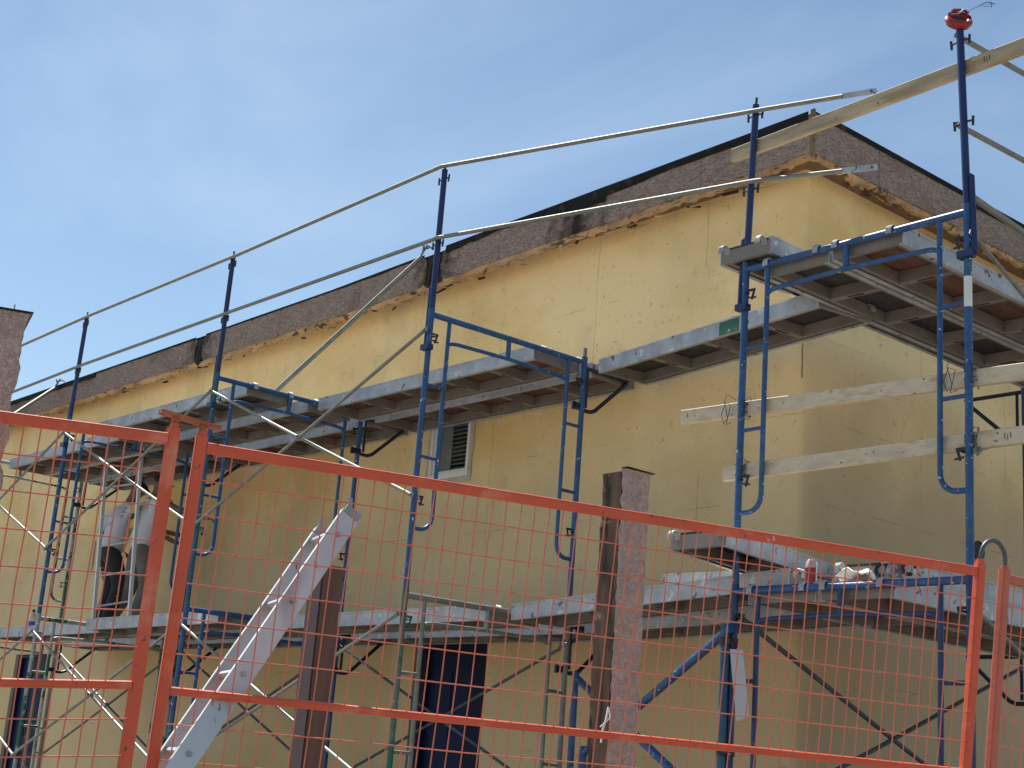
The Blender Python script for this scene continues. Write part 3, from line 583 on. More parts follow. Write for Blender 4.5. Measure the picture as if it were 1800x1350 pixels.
# ------------------------------------------------------------------ aluminium scaffold planks
PLANKS = {}
def make_plank(L_, W_, dark, key):
    """local: X along the plank from 0 to L, Y across 0..W, Z=0 at bearer centre; deck about 35 mm above it"""
    t = thing('scaffold_plank', 'x', 'scaffold plank', group='aluminium scaffold planks')
    zt, zb = .038, -.072; e = .035
    for s in (0, 1):
        y0 = 0 if s == 0 else W_; q = 1 if s == 0 else -1
        r_ = MB(); prof = [(y0, zb), (y0+q*.030, zb), (y0+q*.030, zb+.006), (y0+q*.006, zb+.007), (y0+q*.006, zt-.02), (y0+q*.022, zt-.018), (y0+q*.022, zt), (y0-q*.004, zt), (y0-q*.004, zt-.012), (y0, zt-.013)]
        r_.prism(prof, 'x', e, L_-e); obj('side_rail', r_, M['alu'], t, smooth=False)
        # inside leg of the box extrusion, seen from below
        r_ = MB(); r_.box((e+.002, y0+q*.031 if q > 0 else y0-.062, zb+.012), (L_-e-.002, y0+.062 if q > 0 else y0-.031, zb+.022)); r_.box((e+.002, min(y0+q*.0622, y0+q*.066), zb+.012), (L_-e-.002, max(y0+q*.0622, y0+q*.066), zt-.022)); obj('inner_flange', r_, M['alud'], t, smooth=False)
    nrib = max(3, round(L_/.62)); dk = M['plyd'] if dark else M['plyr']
    for k in range(nrib+1):
        x = e + (L_-2*e)*k/nrib
        if k in (0, nrib):
            eb = MB(); s = .004 if k == 0 else -.004; xa, xb = sorted((x, x+s*7)); eb.box((xa, .0065, zb+.004), (xb, W_-.0065, zt-.021)); obj('end_beam', eb, M['alud'], t, smooth=False)
            continue
        rb = MB(); y0, y1 = .067, W_-.067
        rb.box((x-.027, y0, zb+.020), (x-.022, y1, zt-.022)); rb.box((x+.022, y0, zb+.020), (x+.027, y1, zt-.022)); rb.box((x-.0265, y0+.001, zb+.012), (x+.0265, y1-.001, zb+.0195))
        ro = obj('cross_rib', rb, M['alud'], t, smooth=False)
        sl_ = MB(); pp = [(x+.011*math.cos(a), (y0+y1)/2+(.05 if math.sin(a) > 0 else -.05)+.011*math.sin(a)) for a in [2*math.pi*i/12 for i in range(12)]]
        sl_.prism(pp, 'z', zb+.0105, zb+.0119); obj('slot', sl_, M['char'], ro, smooth=False)
    for k in range(nrib):
        xa = e + (L_-2*e)*k/nrib + .003; xb = e + (L_-2*e)*(k+1)/nrib - .003
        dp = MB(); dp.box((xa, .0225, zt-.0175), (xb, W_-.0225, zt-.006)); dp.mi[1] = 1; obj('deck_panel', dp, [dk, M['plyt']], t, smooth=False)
    for xs in (0, 1):
        for y in (.055, W_-.055):
            hk = MB(); q = 1 if xs == 0 else -1; x0 = 0 if xs == 0 else L_
            pts = [(x0+q*.040, y, -.01), (x0+q*.034, y, .022)] + [(x0-.0*q+q*.030*math.cos(a), y, .004+.030*math.sin(a)) for a in [R(20), R(55), R(90), R(125), R(160), R(185)]] + [(x0-q*.030, y, -.018)]
            for p, q2 in zip(pts, pts[1:]): hk.bar(p, q2, .032, .007, up=(0, 1, 0)) if False else hk.tube([p, q2], .0075, 6)
            hk2 = MB()
            for yy_ in (-.013, -.0045, .0045, .013): hk2.tube([(p[0], p[1]+yy_, p[2]) for p in pts], .0062, 6)
            obj('hook', hk2, M['alu'], t)
    return t
def plank(label, p, q, W_=.48, dark=False, side=1, z_tilt=0):
    """plank from p to q (bearer to bearer); the deck lies to the left (+side) of the direction"""
    p = Vector(p); q = Vector(q); d = q-p; L_ = round(d.length, 2); key = (L_, W_, dark)
    if key in PLANKS: o = dup(PLANKS[key], label)
    else: o = make_plank(L_, W_, dark, key); o['label'] = label; PLANKS[key] = o
    o.location = p; o.rotation_euler = (0, -math.atan2(d.z, math.hypot(d.x, d.y)), math.atan2(d.y, d.x))
    return o
D_ = True
plank('upper plank behind the blue frame left of the window, outer of the two', (X3+.01, 1.02, 0), (X2-.01, 1.02, 0))
plank('upper plank next to the wall just above the small window', (X3+.08, 1.60, 0), (X2+.02, 1.60, 0))
G1 = plank('plank with a green paint patch leading to the corner tower', (X2+.06, 1.575, .0), (.13, 1.245, .0), dark=D_)
g_ = MB(); g_.box((1.42, -.0015, -.070), (1.62, -.0002, .024)); obj('green_patch', g_, M['green_tape'], G1, 'green painted patch', smooth=False)
plank('upper plank whose left end sticks out bare above the left fence post', (X4+.03, .29, 0), (X3, .32, 0), dark=D_)
plank('middle upper plank above the workers, between two others', (X4+.02, .93, 0), (X3-.02, .97, 0))
plank('upper plank next to the wall above the workers', (X4+.03, 1.62, 0), (X3, 1.62, 0))
plank('upper outer plank of the leftmost bay, behind the left fence panel', (X5, .58, 0), (X4-.01, .56, 0))
plank('upper middle plank of the leftmost bay', (X5, 1.07, 0), (X4-.01, 1.05, 0), W_=.44)
plank('upper plank next to the wall in the leftmost bay', (X5, 1.60, 0), (X4, 1.60, 0))
plank('reddish-bottomed plank of the upper corner tower, right one on the blue bar', (1.10, CY, CZ), (1.10, 3.7, CZ))
plank('dark-bottomed plank of the upper corner tower, left one on the blue bar', (.595, CY, CZ), (.595, 3.7, CZ), dark=D_)
plank('plank lying on top of the upper corner planks, two hooks sticking out', (.235, .56, .135), (.235, 3.58, .128), W_=.40, dark=D_)
plank('lower plank behind the brown post, its white side spotted', (X3+.24, .80, -TIER), (X2-.02, .78, -TIER))
plank('lower plank next to the wall above the navy door', (X3+.05, 1.60, -TIER), (X2+.02, 1.60, -TIER))
G2 = plank('lower plank the workers stand on, white marked at its right end', (X4+.18, .40, -TIER), (X3-.05, .35, -TIER))
g_ = MB(); g_.box((2.31, -.0015, -.068), (2.52, -.0002, .024)); obj('white_patch', g_, M['white_patch'], G2, 'white painted rail end with scribbled marks', smooth=False)
for k in range(7):
    g_ = MB(); xk = 2.37+k*.014; g_.bar((xk, -.0022, -.045+random.uniform(0, .02)), (xk+random.uniform(.004, .02), -.0022, .005+random.uniform(-.01, .008)), .001, .0035, up=(1, 0, 0)); obj('scribble', g_, M['blk'], G2, smooth=False)
plank('lower middle plank under the workers', (X4, .93, -TIER), (X3, .93, -TIER))
plank('lower plank next to the wall behind the workers', (X4, 1.60, -TIER), (X3, 1.60, -TIER))
plank('lower outer plank of the leftmost bay with the water bottle', (X5, .66, -TIER), (X4+.12, .60, -TIER))
plank('lower plank next to the wall in the leftmost bay', (X5, 1.60, -TIER), (X4, 1.60, -TIER))
plank('lower plank climbing from the navy door onto the corner tower, paint printed on its side', (X2+.10, .83, -TIER), (.28, .83, -1.845))
plank('lower plank slanting along the wall towards the corner', (X2+.05, 1.60, -TIER), (.13, 1.29, -TIER+.02))
plank('right plank hooked on the bar of the lower corner tower', (1.06, CY, CZ-TIER), (1.06, 3.7, CZ-TIER))
plank('left plank hooked on the bar of the lower corner tower', (.55, CY, CZ-TIER), (.55, 3.7, CZ-TIER), dark=D_)
plank('tilted plank raised above the lower pile, dark underside showing', (.13, .38, -1.665), (.13, 3.1, -1.86), W_=.44, dark=D_)
plank('white plank end on the pile right of the red bottle', (-1.25, 1.35, -1.735), (.66, 1.35, -1.765), W_=.44)
plank('dirty plank on top of the right lower plank, under the pile', (1.02, .78, -1.845), (1.02, 3.6, -1.845), W_=.44, dark=D_)

# ------------------------------------------------------------------ small things on the planks
t = thing('drink_bottle', 'red drink bottle with a clear top standing on the lower corner planks', 'bottle', (.47, .74, CZ-TIER+.04))
k = MB(); k.tube([(0,0,0),(0,0,.085)], .034, 16); obj('red_body', k, M['redpl'], t)
k = MB(); k.tube([(0,0,.086),(0,0,.12),(0,0,.135)], [.033,.030,.018], 16); obj('clear_top', k, M['clear'], t)
k = MB(); k.tube([(.034,0,.01),(.038,0,.12)], .004, 6); obj('edge_strip', k, M['pvc'], t)
t = thing('water_bottle', 'clear water bottle with a blue label at the left end of the lower planks', 'bottle', (-10.62, .95, -TIER+.04))
k = MB(); k.tube([(0,0,0),(0,0,.10)], .04, 14); obj('blue_label', k, M['bluelbl'], t)
k = MB(); k.tube([(0,0,.1),(0,0,.16),(0,0,.2),(0,0,.205)], [.04,.04,.015,.015], 14); obj('bottle_neck', k, M['clear'], t)
k = MB(); k.tube([(0,0,.205),(0,0,.235)], .018, 10); obj('cap', k, M['dkmetal'], t)
t = thing('crumpled_rag', 'dirty white rag draped over the plank pile right of the red bottle', 'rag', (.62, .70, -1.90))
k = MB(); G_ = 9; vs = []
for j in range(G_):
    for i in range(G_): 
        u, v = i/(G_-1), j/(G_-1); vs.append((u*.24, .05+v*.10, .0+.045*math.sin(u*3.0)+.02*math.sin(7*u+5*v)+.012*random.random()-.06*v*v))
k.add(vs, [(j*G_+i, j*G_+i+1, (j+1)*G_+i+1, (j+1)*G_+i) for j in range(G_-1) for i in range(G_-1)]); ro = obj('cloth', k, M['white_patch'], t); sm = ro.modifiers.new('t', 'SOLIDIFY'); sm.thickness = .006
for n_, (lx, ly, lb) in enumerate(((.99, .66, 'dark swivel clamp, the left one of the two lying on the lower corner bar'), (1.16, .66, 'dark swivel clamp, the right one of the two lying on the lower corner bar'))):
    t = thing('scaffold_clamp', lb, 'clamp', (lx, ly, CZ-TIER+.05), .4*n_, 'scaffold clamps on the lower corner bar')
    k = MB(); k.tube(arc((0,0,.03), .034, 0, 5.2, (1,0,0), (0,.2,1), 12), .011, 7); obj('jaw', k, M['dkmetal'], t)
    k = MB(); k.tube(arc((.055,.02,.025), .028, .5, 5.8, (0.3,1,0), (0,0,1), 12), .010, 7); obj('jaw', k, M['bare'], t)
    k = MB(); k.tube([(.0,.0,.065),(.07,.01,.072)], .009, 6); k.tube([(.07,.01,.072),(.085,.01,.074)], .016, 6); obj('bolt', k, M['bare'], t)
# red wire reel on the tall post
t = thing('wire_reel', 'red reel of tie wire stuck on top of the tall right guard post', 'reel', (1.478, CY, 1.175)); t.rotation_euler = Vector((.62, -.50, .60)).to_track_quat('Z', 'Y').to_euler()
k = MB(); k.tube(arc((0,0,.0), .058, 0, 2*math.pi, (1,0,0), (0,1,0), 26), .020, 8); k.tube([(0,0,-.028),(0,0,.028)], [.064,.066], 26, cap=False); obj('casing', k, M['redpl'], t)
k = MB(); k.tube([(0,0,-.026),(0,0,-.012),(0,0,.010)], [.058,.060,.052], 18); obj('core', k, M['dkmetal'], t)
k = MB(); k.tube(arc((0,0,.045), .048, R(20), R(150), (1,0,0), (0,1,0), 10), .008, 6); k.bar((-.06,0,.012), (-.03,.03,.055), .012, .006); k.bar((.055,.02,.012), (.03,.035,.055), .012, .006); obj('red_rim', k, M['redpl'], t)
k = MB(); k.tube([(-.05,.01,.03),(-.02,-.02,.05),(.0,-.0,.055),(.02,.03,.06)], .0045, 6); obj('wire_end', k, M['bare'], t)
k = MB(); pts = [(.02,.03,.06),(.06,.06,.10),(.11,.09,.125),(.15,.11,.15),(.175,.12,.13),(.17,.12,.105),(.13,.10,.115),(.10,.08,.125),(.14,.10,.145),(.18,.12,.13),(.19,.13,.115)]
k.tube(pts, .0018, 5); k.tube([(.12,.10,.12),(.16,.11,.128),(.20,.13,.12)], .0016, 5); k.tube([(.165,.12,.155),(.17,.12,.098)], .0018, 5); obj('loose_wire', k, M['wire'], t); lw = t.children[-1]
for lw in t.children:
    if lw.name.startswith('loose_wire'): lw.rotation_mode = 'QUATERNION'; lw.rotation_quaternion = t.rotation_euler.to_quaternion().inverted(); lw.scale = (.85, .85, .75)

# ------------------------------------------------------------------ lumber rails
def lumber(label, p, q, m='woodl', h=.089, marks=None, bend=0):
    t = thing('wooden_board', label, 'board', p, 0, 'lumber rails tied to the corner tower'); d = Vector(q)-Vector(p); dn = d.normalized(); n_ = 14; k = MB(); vs = []
    upv = (Vector((0, 0, 1))-dn*dn.z).normalized(); S = Vector((0, 1, 0)); c = .004
    prof = [(-.019, -h/2+c), (-.019+c, -h/2), (.019-c, -h/2), (.019, -h/2+c), (.019, h/2-c), (.019-c, h/2), (-.019+c, h/2), (-.019, h/2-c)]
    for i in range(n_+1):
        o = d*i/n_ + upv*bend*math.sin(math.pi*i/n_)
        vs += [o+S*a+upv*b for a, b in prof]
    fs = [(i*8+j, i*8+(j+1) % 8, (i+1)*8+(j+1) % 8, (i+1)*8+j) for i in range(n_) for j in range(8)] + [tuple(range(7, -1, -1)), tuple(range(n_*8, n_*8+8))]
    k.add(vs, fs); bo = obj('board', k, M[m], t, smooth=False)
    for (s, w_) in (marks or []):                                  # pencilled layout marks and stamps
        for j in range(w_):
            g = MB(); o = dn*(s+.016*j) + Vector((0, -.0196, 0)); g.bar(o-upv*(.012+.012*(j % 2)), o+upv*(.018-.006*(j % 2)), .0006, .003 if j % 2 else .0045, up=dn); obj('pencil_mark', g, M['jean'], t, smooth=False)
    for j in range(int(d.length/.33)):
        g = MB(); s = .12+j*.33+random.uniform(-.1, .1); o = dn*s+Vector((0, -.0193, 0))+upv*random.uniform(-.03, .03); rk = random.uniform(.004, .009); g.tube([o, o-Vector((0, .0006, 0))], rk, 9); obj('knot', g, M['subf'], t, smooth=False)
    return t
lumber('topmost wooden board, rising across the roof corner to the right edge', (-.18, .692, .843), (2.6, .692, .93), 'wood', bend=.0, marks=[(1.80, 3), (2.05, 3), (2.18, 1)])
lumber('wooden board tied across the corner tower, upper one of the lower pair', (-.515, .692, -.842), (2.6, .692, -.935), marks=[(.06, 1)])
lumber('wooden board tied across the corner tower, lowest of the three', (-.15, .692, -1.243), (2.6, .692, -1.238), marks=[(1.86, 3), (2.02, 4)])
def tie(label, x, z, seed):
    random.seed(seed); t = thing('tie_wire', label, 'wire', (x, CY, z), 0, 'tie wires holding the boards'); k = MB(); pts = []
    for i in range(60):
        a = i*.55; pts.append((.032*math.cos(a)+random.uniform(-.006, .006), .028+.048*math.sin(a), -.06+.12*i/59+random.uniform(-.02, .02)))
    k.tube(pts, .0023, 5); obj('winding', k, M['wire'], t)
    k = MB(); k.tube([(-.03, -.02, .05), (-.09, -.03, .09), (-.11, -.03, .05), (-.08, -.03, -.06), (-.11, -.03, -.09), (-.13, -.03, -.03), (-.10, -.03, .04), (-.06, -.03, .02), (-.09, -.03, -.10), (-.05, -.03, -.09)] if seed % 2 else [(.03, -.02, .02), (.07, -.03, .04), (.05, -.03, -.04), (.09, -.03, -.08), (.06, -.03, -.10)], .0023, 5); obj('loose_loop', k, M['wire'], t)
tie('wire coil tying the upper lower board to the tall right post', FW, -.885, 3); tie('wire tying the lowest board to the tall right post', FW, -1.24, 8)
tie('wire tying the upper lower board to the corner post', 0, -.86, 5); tie('wire tying the lowest board to the corner post', 0, -1.24, 4)
random.seed(21)

# ------------------------------------------------------------------ blue X bracing of the lower bay
t = thing('blue_cross_gate', 'blue tube frame with X bracing between the wall-side post and the corner post', 'brace frame')
n_ = Vector((2.17, -.82, 0)).normalized()
for p, q, r_ in (((-2.06, 1.378, -2.37), (-2.05, 1.374, GZ), .024), ((-.03, .612, -2.17), (-.03, .612, GZ), .027)):
    k = MB(); k.tube([p, q], r_, 12); k.tube([p, (p[0], p[1], p[2]+.02)], r_*1.15, 12); obj('upright', k, M['teal'] if r_ > .025 else M['blue'], t)
for p, q in (((.03, .59, -2.175), (-1.90, 1.318, -2.93)), ((-2.02, 1.362, -2.40), (-.06, .625, -3.20))):
    k = MB(); k.bar(p, q, .035, .052) if False else k.tube([p, q], .026, 12); obj('diagonal', k, M['blue'], t)
for z in (-2.25, -2.86):
    k = MB(); k.tube([(-.03, .612, z-.025), (-.03, .612, z+.025)], .033, 10); k.tube([(.0, CY, z-.03), (0, CY, z+.02)], .029, 10); k.bar((-.03, .60, z), (.02, .60, z), .02, .035); k.tube([(.03, .60, z-.01), (.07, .575, z-.025), (.075, .57, z-.05)], .008, 8); obj('clamp', k, M['dkmetal'], t)
t = thing('brace_stub', 'short blue tube stub low on the wall-side post beside the timber post', 'tube', (-1.86, 1.30, -2.86)); k = MB(); k.tube([(0, 0, 0), (0, 0, -.45)], .03, 12); obj('tube', k, M['blue'], t)
s = MB(); s.add([(.05, .56, -2.300), (.145, .56, -2.305), (.205, .56, -2.675), (.115, .56, -2.70), (.05, .564, -2.300), (.145, .564, -2.305), (.205, .564, -2.675), (.115, .564, -2.70)], [(0,1,2,3),(7,6,5,4),(0,4,5,1),(1,5,6,2),(2,6,7,3),(3,7,4,0)])
tag(obj('metal_sheet', s, M['sheet'], smooth=False), 'narrow grey metal sheet hanging slantwise beside the corner post', 'metal sheet')

# ------------------------------------------------------------------ ladder between the platforms
t = thing('access_ladder', 'aluminium access ladder standing on the lower planks in front of the two workers', 'ladder')
a0, a1, b0_, b1 = Vector((-9.233, .9, .16)), Vector((-8.926, .9, -1.93)), Vector((-8.409, .9, .10)), Vector((-8.12, .9, -1.90))
for p, q in ((a0, a1), (b0_, b1)):
    k = MB(); k.bar(p, q, .028, .035, up=(0, 1, 0)); obj('rail', k, M['ladw'], t, smooth=False)
for i in range(6):
    f_ = .13+i*.155; p = a0.lerp(a1, f_); q = b0_.lerp(b1, f_-.005); k = MB(); k.tube([p, q], .011, 8); obj('rung', k, M['sheet'], t)
# foreground leaning ladder
t = thing('leaning_ladder', 'long aluminium ladder leaning diagonally behind the orange fence, seen edge on', 'ladder')
p = Vector((1.1604, -2.9754, -2.2915)); q = Vector((1.2914, -3.552, -3.1197)); dn = (q-p).normalized()
pn = Vector((1.4218, -3.0657, -2.295)); qn = Vector((1.562, -3.6364, -3.1113)); off = ((pn-p)+(qn-q))/2
S = (off-dn*off.dot(dn)).normalized(); nrm = dn.cross(S).normalized()
for e, base in ((-1, Vector()), (1, off)):
    T0 = p+base-(dn*.05 if e == 1 else dn*.0); B0 = p+base+dn*2.3; hw = .036
    k = MB(); k.bar(T0, B0, .0035, hw*2, up=nrm)
    for h_ in (-1, 1): k.bar(T0+nrm*h_*(hw-.002)-S*e*.013, B0+nrm*h_*(hw-.002)-S*e*.013, .0235, .004, up=nrm)
    obj('side_rail', k, M['ladr'], t, smooth=False)
    k = MB(); k.bar(T0-dn*.02, T0+dn*.012, .012, hw*1.7, up=nrm); k.tube([T0+nrm*.02-dn*.02, T0+nrm*.035-dn*.045], .009, 7); obj('end_cap', k, M['bare'], t, smooth=False)
    for i in range(7):
        k = MB(); c = p+base+dn*(.05+i*.305)+S*e*.0035; k.tube([c-S*.002, c+S*e*.004], .009, 8); obj('rung_end', k, M['bare'], t)
for i in range(7):
    c = p+dn*(.05+i*.305); k = MB(); k.bar(c, c+off, .050, .010, up=dn); k.bar(c-dn*.006, c+off-dn*.006, .044, .004, up=dn); obj('rung', k, M['ladw'], t, smooth=False)

# ------------------------------------------------------------------ foreground posts
def rough_box(mb, x0, x1, y0, y1, z0, z1, n_, amp, lean=(0, 0), top=None):
    """square post with uneven arrises"""
    rings = []
    for i in range(n_+1):
        z = z0+(z1-z0)*i/n_; c = []
        for (x, y) in ((x0, y0), (x1, y0), (x1, y1), (x0, y1)):
            c.append((x+random.uniform(-amp, amp)+lean[0]*(z-z1), y+random.uniform(-amp, amp)+lean[1]*(z-z1), z+(random.uniform(-amp, amp) if i == n_ else 0)))
        rings.append(c)
    vs = [v_ for r_ in rings for v_ in r_]; fs = [(i*4+j, i*4+(j+1) % 4, (i+1)*4+(j+1) % 4, (i+1)*4+j) for i in range(n_) for j in range(4)] + [(0, 3, 2, 1), tuple(range(n_*4, n_*4+4))]
    mb.add(vs, fs)
t = thing('timber_post', 'old dark timber post with a pink stucco right face behind the fence', 'post')
k = MB(); rough_box(k, 1.175, 1.285, -1.612, -1.475, -4.12, -1.815, 60, .0035); obj('timber', k, M['oldwood'], t, smooth=False)
k = MB(); rough_box(k, 1.291, 1.316, -1.615, -1.475, -4.12, -1.802, 70, .004); obj('stucco_face', k, M['pink'], t, smooth=False)
k = MB(); k.box((1.285, -1.618, -1.80), (1.325, -1.452, -1.797)); obj('metal_lath', k, M['dkmetal'], t, smooth=False)
k = MB(); k.tube([(1.30, -1.63, -2.78), (1.31, -1.65, -2.83), (1.295, -1.65, -2.87), (1.30, -1.66, -2.92)], .004, 6); k.tube([(1.30, -1.63, -2.78), (1.325, -1.64, -2.82), (1.29, -1.66, -2.86)], .003, 6); obj('paper_scrap', k, M['white_patch'], t)
t = thing('brown_post', 'square brown-painted post standing behind the leaning ladder', 'post')
k = MB(); k.box((.365, -2.488, -4.12), (.400, -2.395, -2.30)); k.box((.40, -2.485, -4.12), (.458, -2.392, -2.287)); obj('post_body', k, M['brownwood'], t, smooth=False)
k = MB(); k.box((.360, -2.492, -4.12), (.4495, -2.4885, -2.302)); obj('front_board', k, M['brownsteel'], t, smooth=False)
t = thing('stucco_pillar', 'rough pink stucco pillar with a metal cap at the left picture edge', 'pillar')
k = MB(); n_ = 90; lp = []; PX, PY = .7977, -4.0123                       # its right edge; the face looks at the street corner
D1 = Vector((-.355, -.935, 0)); D2 = Vector((-.96, .28, 0)); ZT = -1.672
vs = []
for i in range(n_+1):
    z = -4.15+(ZT+4.15)*i/n_; j = random.uniform(-.007, .007)+.004*math.sin(i*.9); e = Vector((PX, PY, 0))
    p0 = e+D1*(j+.004); vs += [(*p0.xy, z), (*(e+D1*.55).xy, z), (*(e+D1*.55+D2*.4).xy, z), (*(e+D2*.4).xy, z)]
k.add(vs, [(i*4+j, i*4+(j+1) % 4, (i+1)*4+(j+1) % 4, (i+1)*4+j) for i in range(n_) for j in range(4)] + [tuple(range(n_*4, n_*4+4))])
obj('pillar_body', k, M['pink'], t, smooth=False)
k = MB(); e = Vector((PX, PY, 0)); q = [e-D1*.012-D2*.01, e+D1*.56-D2*.01, e+D1*.56+D2*.42, e+D2*.42-D1*.012]
k.add([(*v_.xy, ZT+.002) for v_ in q]+[(*v_.xy, ZT+.006) for v_ in q], [(0,1,2,3),(7,6,5,4),(0,4,5,1),(1,5,6,2),(2,6,7,3),(3,7,4,0)]); obj('metal_cap', k, M['dkmetal'], t, smooth=False)
k = MB(); c = e+D1*.052; k.tube([(c.x, c.y, ZT), (c.x+.002, c.y, ZT+.022), (c.x-.006, c.y, ZT+.028)], .002, 6); obj('nail', k, M['dkmetal'], t)

# ------------------------------------------------------------------ orange fence panels
UPV = Vector((.118, -.043, .992)).normalized()
def fence(label, TL, TR, mt='orange', hpanel=1.83, nv=None, skip_left=False, U=None):
    U = (U or UPV).normalized(); TL = Vector(TL); TR = Vector(TR); d = TR-TL; W_ = d.length; dn = d.normalized(); U = (U-dn*U.dot(dn)*0).normalized(); nn = dn.cross(U).normalized()
    t = thing('construction_fence', label, 'fence panel', TL, 0, 'orange construction fence panels')
    for nm_, o in (('left', Vector()), ('right', d)):
        k = MB(); k.cbar(o-U*hpanel, o+U*.034, .036, .036, up=dn, c=.008); k.tube([o+U*.03, o+U*.048], .0145, 10); obj('end_post', k, M[mt], t, smooth=False)
    for z, th in ((0, .035), (-.735, .025), (-hpanel+.04, .034)):
        k = MB(); k.cbar(dn*.0185+U*z, d-dn*.0185+U*z, .024, th, up=U, c=.007); obj('rail', k, M[mt], t, smooth=False)
    # welded mesh: each wire is its own part
    step = .0508; nv = int((W_-.05)/step); vm = []
    for s in range(4):
        k = MB(); pts = [U*(-i*.1016*1.5)+dn*random.uniform(-.0022, .0022)+nn*random.uniform(-.0015, .0015) for i in range(13)]; k.tube([p_ for p_ in pts if -p_.dot(U) < hpanel-.02], .0023, 5); vm.append(k.mesh('wire', True)); vm[-1].materials.append(M['orangew'])
    hm = []
    for s in range(3):
        k = MB(); k.tube([dn*(W_*i/12)+U*random.uniform(-.0018, .0018) for i in range(13)], .0023, 5); hm.append(k.mesh('wire', True)); hm[-1].materials.append(M['orangew'])
    for i in range(1, nv+1):
        o = bpy.data.objects.new('wire', vm[i % 4]); COL.objects.link(o); o.parent = t; o.location = dn*(i*step)+nn*.006
    for j in range(1, 18):
        o = bpy.data.objects.new('wire', hm[j % 3]); COL.objects.link(o); o.parent = t; o.location = U*(-j*.1045+.004)+nn*.009
    return t, dn, U
TLm = Vector((1.5587, -3.7101, -2.1663)); TRm = Vector((2.5461, -.9577, -2.2032))
f1, d1, U1 = fence('wide orange mesh fence panel across the middle and right of the picture', TLm, TRm)
f2, d2, U2 = fence('left orange mesh fence panel, running out past the left picture edge', Vector((1.542, -3.7977, -2.1573))+Vector((-.0327, -.5192, -.0389))*5.35, Vector((1.542, -3.7977, -2.1573)), U=Vector((.075, -.03, .995)))
TL3 = Vector((2.5659, -.8201, -2.2083)); f3, d3, U3 = fence('right-hand fence panel with a faded orange post at the picture edge', TL3, TL3+Vector((.55, 2.80, -.12)), 'orange2')
# couplers
t = thing('fence_coupler', 'rusty flat plate joining the two orange fence posts at the left', 'coupler'); a = Vector((1.542, -3.7977, -2.1573))+U2*.060; b = TLm+U1*.060
dd = (b-a).normalized(); k = MB(); k.bar(a-dd*.05+U1*.012, b+dd*.05+U1*.012, .04, .011); obj('plate', k, M['rustor'], t, smooth=False)
for e in (a, b):
    k = MB(); k.tube([e-U1*.03, e+U1*.008], .0125, 10); obj('stub', k, M['rustor'], t)
t = thing('fence_coupler', 'bent steel hook joining the two orange fence posts at the right', 'coupler'); a = TRm+U1*.035; b = TL3+U3*.035; c = (a+b)/2; rr = (b-a).length/2
k = MB(); k.tube([a-U1*.02, a+U1*.02]+arc(c+U1*.025, rr, math.pi, 0, (b-a).normalized(), U1, 12)+[b+U1*.02, b-U1*.02], .0085, 10); obj('hook', k, M['steel'], t)

# ------------------------------------------------------------------ people
def skin_mesh(name, verts, edges, radii, m, parent, root=0, sub=2, smooth=True, branch=.5):
    me = bpy.data.meshes.new(name); me.from_pydata(verts, edges, []); o = bpy.data.objects.new(name, me); COL.objects.link(o)
    sk = o.modifiers.new('skin', 'SKIN'); sk.branch_smoothing = branch; sk.use_smooth_shade = True
    for i, r_ in enumerate(radii):
        r_ = r_ if isinstance(r_, tuple) else (r_, r_); me.skin_vertices[0].data[i].radius = r_
    me.skin_vertices[0].data[root].use_root = True
    ss = o.modifiers.new('sub', 'SUBSURF'); ss.levels = sub; ss.render_levels = sub
    me.materials.append(m); o.parent = parent; return o
def chain(P):                      # list of (name, parent, xyz, r)
    idx = {n: i for i, (n, _, _, _) in enumerate(P)}
    return [p[2] for p in P], [(idx[p[1]], idx[p[0]]) for p in P if p[1]], [p[3] for p in P]
